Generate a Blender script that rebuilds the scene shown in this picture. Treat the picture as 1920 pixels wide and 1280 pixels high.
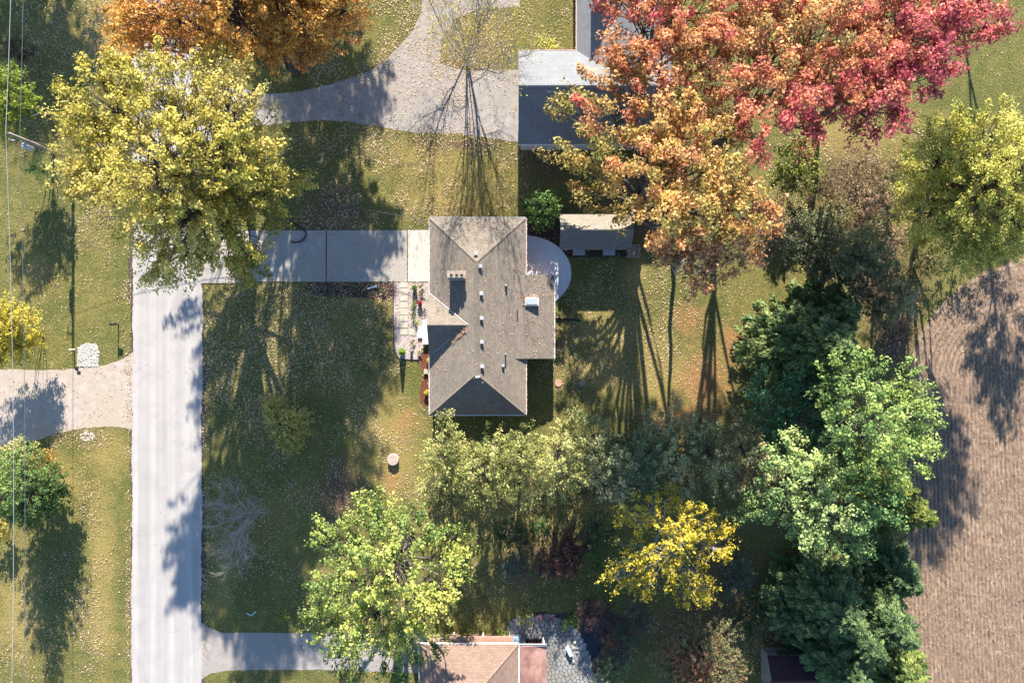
import bpy, bmesh, math, random
import numpy as np
from mathutils import Vector

for o in list(bpy.data.objects):
    bpy.data.objects.remove(o)
rng = np.random.default_rng(7)
random.seed(7)
scene = bpy.context.scene
COL = scene.collection

# ------------------------------------------------------------------ camera, sky, sun, exposure
S = 21.0          # photo pixels per metre on the ground
H = 61.0          # drone height in metres
cam_d = bpy.data.cameras.new('camera')
cam_d.sensor_width = 36.0
cam_d.lens = 36.0 * H / (1920.0 / S)
cam_d.clip_end = 3000
cam = bpy.data.objects.new('camera', cam_d)
cam.location = (0, 0, H)
COL.objects.link(cam)
scene.camera = cam

SUN_EL = math.radians(24.5)
world = bpy.data.worlds.new('World')
scene.world = world
world.use_nodes = True
wn = world.node_tree.nodes
sky = wn.new('ShaderNodeTexSky')
sky.sky_type = 'NISHITA'
sky.sun_disc = False
sky.sun_elevation = SUN_EL
sky.sun_rotation = 0.0
sky.air_density = 1.0
sky.dust_density = 0.1
sky.ozone_density = 4.0
wn['Background'].inputs['Strength'].default_value = 0.092
world.node_tree.links.new(sky.outputs['Color'], wn['Background'].inputs['Color'])

sun_d = bpy.data.lights.new('sun', 'SUN')
sun_d.energy = 5.0
sun_d.angle = math.radians(0.53)
sun_d.color = (1.0, 0.93, 0.82)
sun = bpy.data.objects.new('sun', sun_d)
sun.rotation_euler = (-(math.pi / 2 - SUN_EL), 0, 0)
sun.location = (0, 60, 60)
COL.objects.link(sun)

vs = scene.view_settings
vs.view_transform = 'Standard'
vs.look = 'None'
vs.gamma = 1.0
vs.use_curve_mapping = False
vs.exposure = 1.85

# ------------------------------------------------------------------ helpers
def W(px, py, z=0.0):
    k = (1 - z / H) / S
    return ((px - 960) * k, (640 - py) * k, z)

def lin(c):
    c = c / 255.0
    return c / 12.92 if c <= 0.04045 else ((c + 0.055) / 1.055) ** 2.4

def A(r, g, b, k=1.6):
    return (min(lin(r) / k, .85), min(lin(g) / k, .85), min(lin(b) / k, .85))

def unit(v):
    v = np.asarray(v, float)
    n = np.linalg.norm(v)
    return v / n if n > 1e-9 else v

ROOT = {}

class MB:
    """collects geometry in world coordinates; build() links it as one mesh object"""
    def __init__(s):
        s.v = []; s.f = []; s.uv = {}
    def poly(s, pts, uv=None):
        i = len(s.v)
        s.v += [tuple(p) for p in pts]
        if uv is not None:
            s.uv[len(s.f)] = uv
        s.f.append(tuple(range(i, i + len(pts))))
    def box(s, x0, x1, y0, y1, z0, z1):
        i = len(s.v)
        s.v += [(x0,y0,z0),(x1,y0,z0),(x1,y1,z0),(x0,y1,z0),(x0,y0,z1),(x1,y0,z1),(x1,y1,z1),(x0,y1,z1)]
        for q in ((3,2,1,0),(4,5,6,7),(0,1,5,4),(1,2,6,5),(2,3,7,6),(3,0,4,7)):
            s.f.append(tuple(i + k for k in q))
    def obox(s, c, ux, hx, hy, z0, z1):
        """box turned in plan: centre c, unit x axis ux, half sizes"""
        ux = unit((ux[0], ux[1])); uy = np.array((-ux[1], ux[0]))
        pts = [np.array(c[:2]) + a * hx * ux + b * hy * uy for a, b in ((-1,-1),(1,-1),(1,1),(-1,1))]
        s.prism(pts, z0, z1)
    def prism(s, poly, z0, z1, bottom=False):
        n = len(poly); i = len(s.v)
        s.v += [(p[0], p[1], z0) for p in poly] + [(p[0], p[1], z1) for p in poly]
        s.f.append(tuple(i + n + k for k in range(n)))
        if bottom:
            s.f.append(tuple(i + k for k in reversed(range(n))))
        for k in range(n):
            m = (k + 1) % n
            s.f.append((i + k, i + m, i + n + m, i + n + k))
    def cyl(s, c, r, z0, z1, n=16, r2=None, cap0=False):
        r2 = r if r2 is None else r2
        i = len(s.v)
        for rr, z in ((r, z0), (r2, z1)):
            for k in range(n):
                a = 2 * math.pi * k / n
                s.v.append((c[0] + rr * math.cos(a), c[1] + rr * math.sin(a), z))
        for k in range(n):
            m = (k + 1) % n
            s.f.append((i + k, i + m, i + n + m, i + n + k))
        s.f.append(tuple(i + n + k for k in range(n)))
        if cap0:
            s.f.append(tuple(i + k for k in reversed(range(n))))
    def tube(s, pts, radii, n=6, cap=True):
        pts = [np.asarray(p, float) for p in pts]
        m = len(pts); i = len(s.v)
        for k, p in enumerate(pts):
            d = unit(pts[min(k + 1, m - 1)] - pts[max(k - 1, 0)])
            a = np.array((1., 0, 0)) if abs(d[2]) > .8 else np.array((0, 0, 1.))
            e = unit(np.cross(d, a)); g = np.cross(d, e)
            r = radii[k] if hasattr(radii, '__len__') else radii
            for q in range(n):
                t = 2 * math.pi * q / n
                s.v.append(tuple(p + r * (math.cos(t) * e + math.sin(t) * g)))
        for k in range(m - 1):
            for q in range(n):
                w = (q + 1) % n
                s.f.append((i + k*n + q, i + k*n + w, i + (k+1)*n + w, i + (k+1)*n + q))
        if cap:
            s.f.append(tuple(i + q for q in reversed(range(n))))
            s.f.append(tuple(i + (m-1)*n + q for q in range(n)))
    def build(s, name, mat, parent=None, smooth=False):
        me = bpy.data.meshes.new(name)
        off = ROOT.get(parent.name, (0, 0, 0)) if parent else (0, 0, 0)
        vv = np.array(s.v, float) - np.array(off)
        me.from_pydata(vv.tolist(), [], s.f)
        if s.uv:
            lay = me.uv_layers.new(name='UVMap').data
            for pi, p in enumerate(me.polygons):
                if pi in s.uv:
                    for li, q in zip(p.loop_indices, s.uv[pi]):
                        lay[li].uv = q
        if smooth:
            me.polygons.foreach_set('use_smooth', [True] * len(me.polygons))
        me.materials.append(mat)
        o = bpy.data.objects.new(name, me)
        COL.objects.link(o)
        if parent:
            o.parent = parent
            ROOT[o.name] = off
        return o

def tag(o, label=None, cat=None, group=None, kind=None):
    if label: o['label'] = label
    if cat: o['category'] = cat
    if group: o['group'] = group
    if kind: o['kind'] = kind
    return o

def thing(name, label, cat, loc, group=None):
    o = bpy.data.objects.new(name, None)
    o.empty_display_size = .3
    o.location = loc
    COL.objects.link(o)
    ROOT[o.name] = tuple(loc)
    return tag(o, label, cat, group)

# ------------------------------------------------------------------ materials
def mat_base(name, rough=.85):
    m = bpy.data.materials.new(name)
    m.use_nodes = True
    nt = m.node_tree
    b = nt.nodes['Principled BSDF']
    b.inputs['Roughness'].default_value = rough
    b.inputs['Specular IOR Level'].default_value = .25
    return m, nt, b

def nd(nt, t, **kw):
    n = nt.nodes.new(t)
    for k, v in kw.items():
        setattr(n, k, v)
    return n

def noise(nt, scale, detail=4, rough=.6, vec=None, dist=0.):
    n = nd(nt, 'ShaderNodeTexNoise')
    n.inputs['Scale'].default_value = scale
    n.inputs['Detail'].default_value = detail
    n.inputs['Roughness'].default_value = rough
    n.inputs['Distortion'].default_value = dist
    if vec is not None: nt.links.new(vec, n.inputs['Vector'])
    return n

def ramp(nt, fac, stops):
    r = nd(nt, 'ShaderNodeValToRGB')
    e = r.color_ramp.elements
    e[0].position, e[0].color = stops[0][0], (*stops[0][1], 1)
    e[1].position, e[1].color = stops[-1][0], (*stops[-1][1], 1)
    for p, c in stops[1:-1]:
        k = e.new(p); k.color = (*c, 1)
    nt.links.new(fac, r.inputs['Fac'])
    return r.outputs['Color']

def mix(nt, fac, a, b, mode='MIX'):
    m = nd(nt, 'ShaderNodeMix', data_type='RGBA', blend_type=mode)
    if isinstance(fac, (int, float)): m.inputs[0].default_value = fac
    else: nt.links.new(fac, m.inputs[0])
    for k, c in ((6, a), (7, b)):
        if isinstance(c, tuple): m.inputs[k].default_value = (*c, 1)
        else: nt.links.new(c, m.inputs[k])
    return m.outputs[2]

def math_n(nt, op, a, b=None, c=None):
    m = nd(nt, 'ShaderNodeMath', operation=op)
    for k, v in enumerate((a, b, c)):
        if v is None: continue
        if isinstance(v, (int, float)): m.inputs[k].default_value = v
        else: nt.links.new(v, m.inputs[k])
    return m.outputs[0]

def bump(nt, b, height, strength=.4, dist=.02):
    n = nd(nt, 'ShaderNodeBump')
    n.inputs['Strength'].default_value = strength
    n.inputs['Distance'].default_value = dist
    nt.links.new(height, n.inputs['Height'])
    nt.links.new(n.outputs['Normal'], b.inputs['Normal'])

def coords(nt, scale=(1, 1, 1), rot=0.):
    """world-sized position; all ground sheets sit at the origin so Object = metres"""
    g = nd(nt, 'ShaderNodeNewGeometry')
    mp = nd(nt, 'ShaderNodeMapping')
    mp.inputs['Scale'].default_value = scale
    mp.inputs['Rotation'].default_value = (0, 0, rot)
    nt.links.new(g.outputs['Position'], mp.inputs['Vector'])
    return mp.outputs['Vector']

def speckled(name, c1, c2, scale=6., rough=.9, c3=None, big=.25, bstr=.4, lo=.3, hi=.7, fine=22., finefac=.35):
    """two-colour mottled surface: broad patches plus fine grain"""
    m, nt, b = mat_base(name, rough)
    v = coords(nt)
    n1 = noise(nt, big, 5, .6, v, .4)
    n2 = noise(nt, scale, 4, .7, v)
    n3 = noise(nt, fine, 2, .6, v)
    col = ramp(nt, n2.outputs['Fac'], [(lo, c1), (hi, c2)])
    if c3: col = mix(nt, ramp(nt, n1.outputs['Fac'], [(.42, (0,0,0)), (.62, (1,1,1))]), col, c3)
    g = ramp(nt, n3.outputs['Fac'], [(.25, (1-finefac,)*3), (.75, (1+finefac,)*3)])
    col = mix(nt, 1., col, g, 'MULTIPLY')
    nt.links.new(col, b.inputs['Base Color'])
    bump(nt, b, n2.outputs['Fac'], bstr, .03)
    return m

def plain(name, c, rough=.6, var=.12, scale=4., metal=0.):
    m, nt, b = mat_base(name, rough)
    v = coords(nt)
    n = noise(nt, scale, 4, .7, v)
    g = ramp(nt, n.outputs['Fac'], [(.3, tuple(x*(1-var) for x in c)), (.7, tuple(min(x*(1+var), .9) for x in c))])
    nt.links.new(g, b.inputs['Base Color'])
    b.inputs['Metallic'].default_value = metal
    bump(nt, b, n.outputs['Fac'], .15, .01)
    return m

def shingle(name, base, dark, light, var=.5):
    """asphalt shingles: colour of each tab from its place on the slope (UV in metres)"""
    m, nt, b = mat_base(name, .92)
    uv = nd(nt, 'ShaderNodeUVMap'); uv.uv_map = 'UVMap'
    br = nd(nt, 'ShaderNodeTexBrick')
    nt.links.new(uv.outputs['UV'], br.inputs['Vector'])
    br.offset = .5
    br.inputs['Scale'].default_value = 1.0
    br.inputs['Brick Width'].default_value = .31
    br.inputs['Row Height'].default_value = .16
    br.inputs['Mortar Size'].default_value = .018
    br.inputs['Mortar Smooth'].default_value = .3
    br.inputs['Bias'].default_value = -.1
    br.inputs['Color1'].default_value = (*dark, 1)
    br.inputs['Color2'].default_value = (*light, 1)
    br.inputs['Mortar'].default_value = (*[x * .38 for x in dark], 1)  # tab joints, darkened to paint in the course lines grazing sun would draw
    v = coords(nt)
    n1 = noise(nt, .5, 5, .65, v, .5)
    n2 = noise(nt, 14., 3, .7, v)
    st = noise(nt, 1.2, 4, .6, uv.outputs['UV'])
    col = mix(nt, .55, br.outputs['Color'], base)
    col = mix(nt, 1., col, ramp(nt, n1.outputs['Fac'], [(.25, (.84, .85, .87)), (.75, (1.13, 1.12, 1.1))]), 'MULTIPLY')
    col = mix(nt, 1., col, ramp(nt, n2.outputs['Fac'], [(.25, (.75,)*3), (.75, (1.25,)*3)]), 'MULTIPLY')
    nt.links.new(col, b.inputs['Base Color'])
    bump(nt, b, n2.outputs['Fac'], .3, .01)
    return m

def leaf_mat(name, trans=.35):
    m, nt, b = mat_base(name, .6)
    at = nd(nt, 'ShaderNodeAttribute', attribute_name='col')
    b.inputs['Specular IOR Level'].default_value = .3
    nt.links.new(at.outputs['Color'], b.inputs['Base Color'])
    tr = nd(nt, 'ShaderNodeBsdfTranslucent')
    nt.links.new(at.outputs['Color'], tr.inputs['Color'])
    ms = nd(nt, 'ShaderNodeMixShader')
    ms.inputs[0].default_value = trans
    nt.links.new(b.outputs[0], ms.inputs[1]); nt.links.new(tr.outputs[0], ms.inputs[2])
    nt.links.new(ms.outputs[0], nt.nodes['Material Output'].inputs['Surface'])
    return m

M = {}
M['leaf'] = leaf_mat('foliage')
M['litter'] = leaf_mat('dry_leaf', .1)
M['bark'] = speckled('bark', (.045,.038,.03), (.12,.10,.085), 9., .95, None)
M['bark_grey'] = speckled('grey_bark', (.16,.145,.13), (.34,.31,.29), 9., .95, None)
M['twig_pale'] = speckled('pale_twig', (.25,.22,.2), (.44,.4,.37), 9., .9, None)
M['asphalt'] = speckled('worn_asphalt', A(150,142,138), A(196,188,182), 1.6, .95, A(176,166,156), .12, .2, finefac=.18)
M['concrete_old'] = speckled('old_concrete', A(168,162,156), A(204,196,186), .9, .9, A(186,176,164), .2, .15, finefac=.12)
M['concrete_new'] = speckled('new_concrete', A(214,204,188), A(232,222,206), .7, .9, None, .2, .12, finefac=.07)
M['patio'] = speckled('patio_concrete', (.52,.53,.54), (.6,.6,.6), .6, .75, None, .2, .06, finefac=.05)
M['gravel_drive'] = speckled('gravel_drive', A(180,164,150), A(214,200,186), 1.3, .95, A(196,180,160), .16, .4, finefac=.22)
M['gravel_bed'] = speckled('pea_gravel', A(186,166,158), A(240,226,218), 9., .95, None, .3, .8, finefac=.3)
M['stone_white'] = speckled('white_rock', A(196,188,176), A(246,240,230), 4., .9)
M['slab'] = speckled('stepping_slab', A(196,186,168), A(220,210,192), 2., .9, None, .3, .15, finefac=.1)
M['mulch'] = speckled('red_mulch', A(86,48,36), A(150,92,70), 8., .97, None, .3, .8)
M['mulch_dark'] = speckled('dark_mulch', A(60,46,38), A(110,88,74), 8., .97, None, .3, .8)
M['soil'] = speckled('garden_soil', A(70,60,48), A(112,98,80), 5., .97, None, .3, .6)
M['flag'] = speckled('flagstone', A(138,140,140), A(186,184,180), 1.1, .85, A(160,152,144), .5, .25, finefac=.12)
M['joint'] = speckled('mossy_joint', A(52,54,40), A(96,92,70), 6., .97)
M['shingle_house'] = shingle('weathered_shingle', A(154,142,128), A(128,117,105), A(174,162,146))
M['shingle_grey'] = shingle('grey_shingle', A(142,144,148), A(130,132,136), A(152,154,158))
M['shingle_brown'] = shingle('brown_shingle', A(170,142,126), A(148,120,106), A(188,160,142))
M['shingle_shed'] = shingle('shed_shingle', A(158,150,136), A(142,134,122), A(172,164,150))
M['shingle_maroon'] = shingle('maroon_shingle', A(86,58,62), A(76,50,54), A(96,66,70))
M['white'] = plain('white_paint', (.72,.71,.69), .5, .06)
M['siding'] = plain('pale_siding', (.5,.47,.42), .7, .08)
M['brick_wall'] = plain('brown_brick', (.26,.17,.13), .85, .2, 8.)
M['metal'] = plain('grey_metal', (.34,.34,.35), .45, .1)
M['metal_dark'] = plain('dark_metal', (.06,.06,.065), .5, .1)
M['galv'] = plain('galvanised', (.36,.37,.39), .4, .1)
M['black'] = plain('black_plastic', (.018,.018,.02), .5, .1)
M['chim'] = speckled('chimney_stone', A(150,130,118), A(206,192,178), 5., .9)
M['wood'] = speckled('weathered_wood', (.2,.17,.14), (.36,.32,.28), 6., .9)
M['pole'] = speckled('pole_wood', (.19,.15,.12), (.34,.28,.23), 6., .9)
M['copper'] = speckled('pink_metal_roof', A(186,138,122), A(228,184,170), 1.2, .7, A(150,110,100), .4, .2)
M['tan_roof'] = speckled('tan_porch_roof', A(190,148,126), A(206,166,144), 1.5, .85)
M['blue'] = plain('pale_blue_cushion', (.5,.66,.78), .6, .05)
M['barrel'] = plain('blue_barrel', (.16,.26,.40), .5, .08)
M['terracotta'] = plain('terracotta', (.4,.17,.1), .8, .1)
M['lid'] = speckled('concrete_lid', A(150,140,124), A(184,174,158), 5., .9)
M['stump'] = speckled('ringed_cover', A(190,168,152), A(226,208,194), 5., .9)
M['rust'] = plain('rust', (.2,.09,.05), .85, .2)

def glass_mat():
    m, nt, b = mat_base('dark_glass', .08)
    b.inputs['Base Color'].default_value = (.03, .04, .05, 1)
    b.inputs['Specular IOR Level'].default_value = .6
    return m
M['glass'] = glass_mat()
m, nt, b = mat_base('skylight_dome', .25)
b.inputs['Base Color'].default_value = (.3, .35, .38, 1)
M['dome'] = m
m, nt, b = mat_base('pond_water', .12)
b.inputs['Base Color'].default_value = (.01, .014, .018, 1)
b.inputs['Specular IOR Level'].default_value = .5
nn = noise(nt, 2.5, 3, .5, coords(nt)); bump(nt, b, nn.outputs['Fac'], .12, .02)
M['water'] = m

# ground: vertex tint r = dry / tan, g = brown litter, b = orange needles, a unused
def ground_mat():
    m, nt, b = mat_base('lawn', .95)
    b.inputs['Specular IOR Level'].default_value = .1
    at = nd(nt, 'ShaderNodeAttribute', attribute_name='tint')
    sep = nd(nt, 'ShaderNodeSeparateColor')
    nt.links.new(at.outputs['Color'], sep.inputs[0])
    v = coords(nt)
    nb = noise(nt, .16, 6, .62, v, .6)
    nm = noise(nt, 1.3, 5, .7, v, .3)
    nf = noise(nt, 7.5, 4, .75, v)
    ng = noise(nt, 26., 2, .6, v)
    green = ramp(nt, nf.outputs['Fac'], [(.28, A(58,64,36)), (.5, A(110,112,62)), (.72, A(156,152,92))])
    dry = ramp(nt, nf.outputs['Fac'], [(.28, A(110,96,54)), (.5, A(166,148,88)), (.72, A(206,188,124))])
    brown = ramp(nt, nf.outputs['Fac'], [(.28, A(64,50,40)), (.5, A(116,94,76)), (.72, A(170,142,118))])
    orange = ramp(nt, nf.outputs['Fac'], [(.28, A(136,88,56)), (.5, A(184,132,90)), (.72, A(214,164,120))])
    def mask(ch, w):
        s = math_n(nt, 'ADD', sep.outputs[ch], math_n(nt, 'MULTIPLY', math_n(nt, 'SUBTRACT', w, .5), 1.9))
        return ramp(nt, s, [(.3, (0,0,0)), (.72, (1,1,1))])
    wv = math_n(nt, 'ADD', math_n(nt, 'MULTIPLY', nb.outputs['Fac'], .4), math_n(nt, 'ADD', math_n(nt, 'MULTIPLY', nm.outputs['Fac'], .35), math_n(nt, 'MULTIPLY', nf.outputs['Fac'], .25)))
    col = mix(nt, mask(0, wv), green, dry)
    col = mix(nt, mask(1, wv), col, brown)
    col = mix(nt, mask(2, wv), col, orange)
    col = mix(nt, 1., col, ramp(nt, ng.outputs['Fac'], [(.25, (.66,)*3), (.75, (1.34,)*3)]), 'MULTIPLY')
    nt.links.new(col, b.inputs['Base Color'])
    h = math_n(nt, 'ADD', nf.outputs['Fac'], math_n(nt, 'MULTIPLY', ng.outputs['Fac'], .5))
    bump(nt, b, h, .8, .06)
    return m
M['lawn'] = ground_mat()

def field_mat():
    m, nt, b = mat_base('stubble_soil', .95)
    b.inputs['Specular IOR Level'].default_value = .1
    v = coords(nt)
    vs_ = coords(nt, (1, .22, 1), .05)
    n1 = noise(nt, 5., 5, .75, vs_)
    n2 = noise(nt, .3, 4, .6, v, .5)
    n3 = noise(nt, 18., 3, .7, v)
    at = nd(nt, 'ShaderNodeAttribute', attribute_name='row')
    f = math_n(nt, 'ADD', math_n(nt, 'MULTIPLY', n1.outputs['Fac'], .87), math_n(nt, 'MULTIPLY', at.outputs['Fac'], .13))
    c = ramp(nt, f, [(.28, A(96,78,66)), (.5, A(156,132,112)), (.72, A(212,186,160))])
    c = mix(nt, ramp(nt, n2.outputs['Fac'], [(.4, (0,0,0)), (.65, (.7,.7,.7))]), c, A(150,126,108))
    c = mix(nt, 1., c, ramp(nt, n3.outputs['Fac'], [(.25, (.7,)*3), (.75, (1.3,)*3)]), 'MULTIPLY')
    nt.links.new(c, b.inputs['Base Color'])
    bump(nt, b, n1.outputs['Fac'], .7, .06)
    return m
M['field'] = field_mat()

def road_mat():
    m, nt, b = mat_base('road_surface', .93)
    v = coords(nt)
    vl = coords(nt, (1.6, .035, 1))
    n1 = noise(nt, 1., 5, .6, vl)
    n2 = noise(nt, .5, 5, .65, v, .4)
    n3 = noise(nt, 16., 3, .7, v)
    c = ramp(nt, n1.outputs['Fac'], [(.3, A(186,180,175)), (.7, A(210,203,197))])
    c = mix(nt, ramp(nt, n2.outputs['Fac'], [(.45, (0,0,0)), (.7, (.55,.55,.55))]), c, A(176,170,166))
    sx = nd(nt, 'ShaderNodeSeparateXYZ'); nt.links.new(v, sx.inputs[0])
    xx = math_n(nt, 'ADD', sx.outputs['X'], math_n(nt, 'MULTIPLY', n2.outputs['Fac'], .5))
    lanes = math_n(nt, 'SINE', math_n(nt, 'MULTIPLY', xx, 3.9))
    c = mix(nt, 1., c, ramp(nt, lanes, [(.0, (.93, .93, .935)), (1., (1.04, 1.03, 1.02))]), 'MULTIPLY')
    c = mix(nt, 1., c, ramp(nt, n3.outputs['Fac'], [(.25, (.86,)*3), (.75, (1.14,)*3)]), 'MULTIPLY')
    nt.links.new(c, b.inputs['Base Color'])
    bump(nt, b, n3.outputs['Fac'], .25, .01)
    return m
M['road'] = road_mat()

# ------------------------------------------------------------------ ground
def softblob(X, Y, px, py, rx, ry, soft=.5):
    cx, cy, _ = W(px, py)
    d = np.sqrt(((X - cx) / (rx / S)) ** 2 + ((Y - cy) / (ry / S)) ** 2)
    return np.clip((1 + soft / 2 - d) / soft, 0, 1)

DRY = [(60,520,60,70),(190,1080,40,300),(120,900,60,60),(200,60,60,220),(830,370,160,60),(800,300,140,60),(730,800,90,120),(740,880,60,90),
       (1120,620,120,60),(1190,520,40,70),(1130,700,80,90),(1230,700,90,120),(950,960,160,40),(1130,960,100,40),(690,560,60,30),
       (900,90,90,90),(1600,260,180,60),(200,860,70,60),(40,1150,60,150),(890,330,130,50),(420,1080,40,120)]
BROWN = [(1600,350,130,90),(1640,520,120,110),(1680,640,60,90),(1430,430,100,60),(600,440,90,60),(660,400,70,30),(640,920,60,90),
         (1030,430,70,60),(1030,300,80,60),(1200,380,120,120),(1100,430,60,60),(1350,1080,90,130),(1330,1180,120,100),
         (1000,1050,90,70),(1180,1180,90,60),(1550,1150,200,160),(1480,900,180,120),(620,380,70,50),(780,190,10,10),(870,270,110,14),(1150,900,300,40),(860,150,90,60)]
ORANGE = [(1320,720,70,80),(1280,780,110,40),(760,790,50,50),(735,900,40,40),(1370,640,30,60),(1290,600,60,60)]

gx = np.concatenate([[-900, -300, -120], np.linspace(-60, 60, 241), [120, 300, 900]])
gy = np.concatenate([[-900, -300, -120], np.linspace(-45, 45, 181), [120, 300, 900]])
GX, GY = np.meshgrid(gx, gy)
nx, ny = len(gx), len(gy)
me = bpy.data.meshes.new('ground')
gv = np.stack([GX.ravel(), GY.ravel(), np.zeros(nx * ny)], 1)
ii = (np.arange(ny - 1)[:, None] * nx + np.arange(nx - 1)[None, :]).ravel()
gf = np.stack([ii, ii + 1, ii + 1 + nx, ii + nx], 1)
me.from_pydata(gv.tolist(), [], gf.tolist())
def tint_channel(blobs, base, amp=.8):
    t = np.full(GX.shape, base)
    for bl in blobs:
        t = np.maximum(t, softblob(GX, GY, *bl, soft=1.7) ** 1.2 * amp)
    return t
tr = tint_channel(DRY, .38, .76); tg = tint_channel(BROWN, .14, .66); tb = tint_channel(ORANGE, .05, .54)
# left verge of the road is drier
ta = np.stack([tr, tg, tb, np.ones_like(tr)], -1).reshape(-1, 4).astype(np.float32)
at = me.attributes.new('tint', 'FLOAT_COLOR', 'POINT')
at.data.foreach_set('color', ta.ravel())
me.materials.append(M['lawn'])
g = bpy.data.objects.new('ground', me); COL.objects.link(g); g['kind'] = 'structure'

def wob(n, amp, seed, freq=(.13, .31, .71)):
    r = np.random.default_rng(seed)
    t = np.arange(n)
    s = sum(np.sin(t * f + r.uniform(0, 6.28)) * a for f, a in zip(freq, (.5, .3, .2)))
    return amp * (s + r.normal(0, .35, n))

def densify(pts, step, closed=True):
    out = []
    n = len(pts)
    for i in range(n if closed else n - 1):
        a, b_ = np.array(pts[i], float), np.array(pts[(i + 1) % n], float)
        m_ = max(1, int(np.linalg.norm(b_ - a) / step))
        for k in range(m_): out.append(a + (b_ - a) * k / m_)
    if not closed: out.append(np.array(pts[-1], float))
    return np.array(out)

def sheet(name, pxpts, z, mat, rag=0., seed=1, kind='structure', parent=None, thick=None, step=6.):
    """flat sheet from a ground outline given in photo pixels, with a ragged edge of rag metres"""
    p = densify(pxpts, step) if rag > 0 else np.array(pxpts, float)
    w = np.array([W(x, y)[:2] for x, y in p])
    if rag > 0:
        r = np.random.default_rng(seed)
        d = np.roll(w, -1, 0) - np.roll(w, 1, 0)
        nrm = np.stack([d[:, 1], -d[:, 0]], 1) / (np.linalg.norm(d, axis=1)[:, None] + 1e-9)
        w = w + nrm * wob(len(w), rag, seed)[:, None]
    bm = bmesh.new()
    vs_ = [bm.verts.new((x, y, z)) for x, y in w]
    f = bm.faces.new(vs_)
    if f.normal.z < 0: f.normal_flip()
    bm.normal_update()
    if f.normal.z < 0: f.normal_flip()
    if thick:
        r_ = bmesh.ops.extrude_face_region(bm, geom=[f])
        for e in r_['geom']:
            if isinstance(e, bmesh.types.BMVert): e.co.z -= thick
        bmesh.ops.recalc_face_normals(bm, faces=bm.faces)
    bmesh.ops.triangulate(bm, faces=[q for q in bm.faces if len(q.verts) > 4])
    me = bpy.data.meshes.new(name); bm.to_mesh(me); bm.free()
    me.materials.append(mat)
    o = bpy.data.objects.new(name, me); COL.objects.link(o)
    if parent: o.parent = parent
    elif kind: o['kind'] = kind
    return o

def arc(cx, cy, rx, ry, a0, a1, n=24):
    return [(cx + rx * math.cos(math.radians(a0 + (a1 - a0) * k / n)), cy + ry * math.sin(math.radians(a0 + (a1 - a0) * k / n))) for k in range(n + 1)]

# road shoulders (bare sandy litter) below the road sheet
sheet('road_verge', [(238,-700),(240,300),(244,660),(246,1100),(240,2000),(384,2000),(384,1100),(384,560),(384,300),(382,-700)], .004, M['soil'], .16, 3)
sheet('road', [(243,-700),(248,300),(250,560),(248,900),(246,1280),(244,2000),(378,2000),(378,1280),(378,900),(380,560),(380,300),(378,-700)], .012, M['road'], .09, 4)
sheet('driveway', [(374,130),(400,138),(430,162),(500,176),(560,172),(620,160),(680,140),(718,118),(745,90),(775,55),(790,20),(800,-60),(860,-60),(975,-60),(975,14),(900,14),(850,40),(826,80),(826,118),(870,131),(973,132),(973,268),(930,262),(860,250),(780,248),(720,240),(650,228),(590,226),(540,230),(480,236),(430,250),(374,270)], .008, M['asphalt'], .06, 5)
sheet('gravel_driveway', [(250,660),(240,668),(225,674),(190,684),(150,690),(90,694),(0,694),(-300,690),(-300,838),(0,836),(60,826),(110,808),(160,802),(215,800),(250,806)], .008, M['gravel_drive'], .12, 6)
sheet('lower_driveway', [(376,1165),(392,1176),(420,1185),(480,1186),(600,1186),(800,1188),(800,1262),(700,1258),(600,1254),(500,1255),(430,1256),(395,1262),(376,1275)], .008, M['asphalt'], .05, 8)

# main concrete drive: separate slabs with joints
drv = sheet('concrete_driveway', [(377,433),(560,433),(803,433),(803,527),(560,527),(377,529)], .004, M['soil'], 0)
for (x0, y0, x1, y1, mt, rg) in ((376,431,458,531,'concrete_old',0),(460,432,611,528,'concrete_old',0),(613,432,763.4,528,'concrete_old',0),(765,431.5,805,528,'concrete_new',0)):
    sl = MB(); a = W(x0, y1); c = W(x1, y0)
    sl.box(a[0], c[0], a[1], c[1], 0, .05 if mt == 'concrete_old' else .056)
    sl.build('concrete_slab', M[mt], drv)

# half-round patio behind the house
pat = arc(985, 512, 86, 70, -90, 90, 40)
pm = MB(); pm.prism([W(x, y)[:2] for x, y in reversed(pat)], 0, .09)
po = pm.build('patio', M['patio']); po['kind'] = 'structure'

# beds
sheet('dark_mulch_bed', [(578,529),(738,529),(740,545),(735,562),(700,560),(640,556),(590,552),(572,540)], .008, M['mulch_dark'], .08, 9)
bed = sheet('gravel_bed', [(739,529),(805,529),(805,640),(790,655),(785,673),(755,673),(745,668),(740,655),(738,600)], .010, M['gravel_bed'], .03, 10)
sheet('red_mulch_bed', [(805,642),(797,655),(786,668),(790,690),(795,700),(790,715),(788,750),(796,762),(807,764),(815,764),(815,642)], .014, M['mulch'], .08, 11)
sheet('shed_mulch_bed', [(986,398),(1060,398),(1066,470),(1040,470),(1030,462),(1010,448),(986,442)], .008, M['mulch_dark'], .1, 12)
sheet('shed_front_bed', [(1052,466),(1190,466),(1190,482),(1052,482)], .012, M['mulch_dark'], .06, 13)
for (y0, y1) in ((528.5,539),(540.5,552),(553,564),(566,577),(578,590),(591.5,602),(603.5,614),(617,627.5)):
    sl = MB(); a = W(751 + random.uniform(-.5,.5), y1); c = W(765 + random.uniform(-.5,.5), y0)
    sl.box(a[0], c[0], a[1], c[1], 0, .05 + random.uniform(0, .01)); sl.build('stepping_slab', M['slab'], bed)
sl = MB(); a = W(767, 628); c = W(780, 617); sl.box(a[0], c[0], a[1], c[1], 0, .052); sl.build('stepping_slab', M['slab'], bed)
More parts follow.
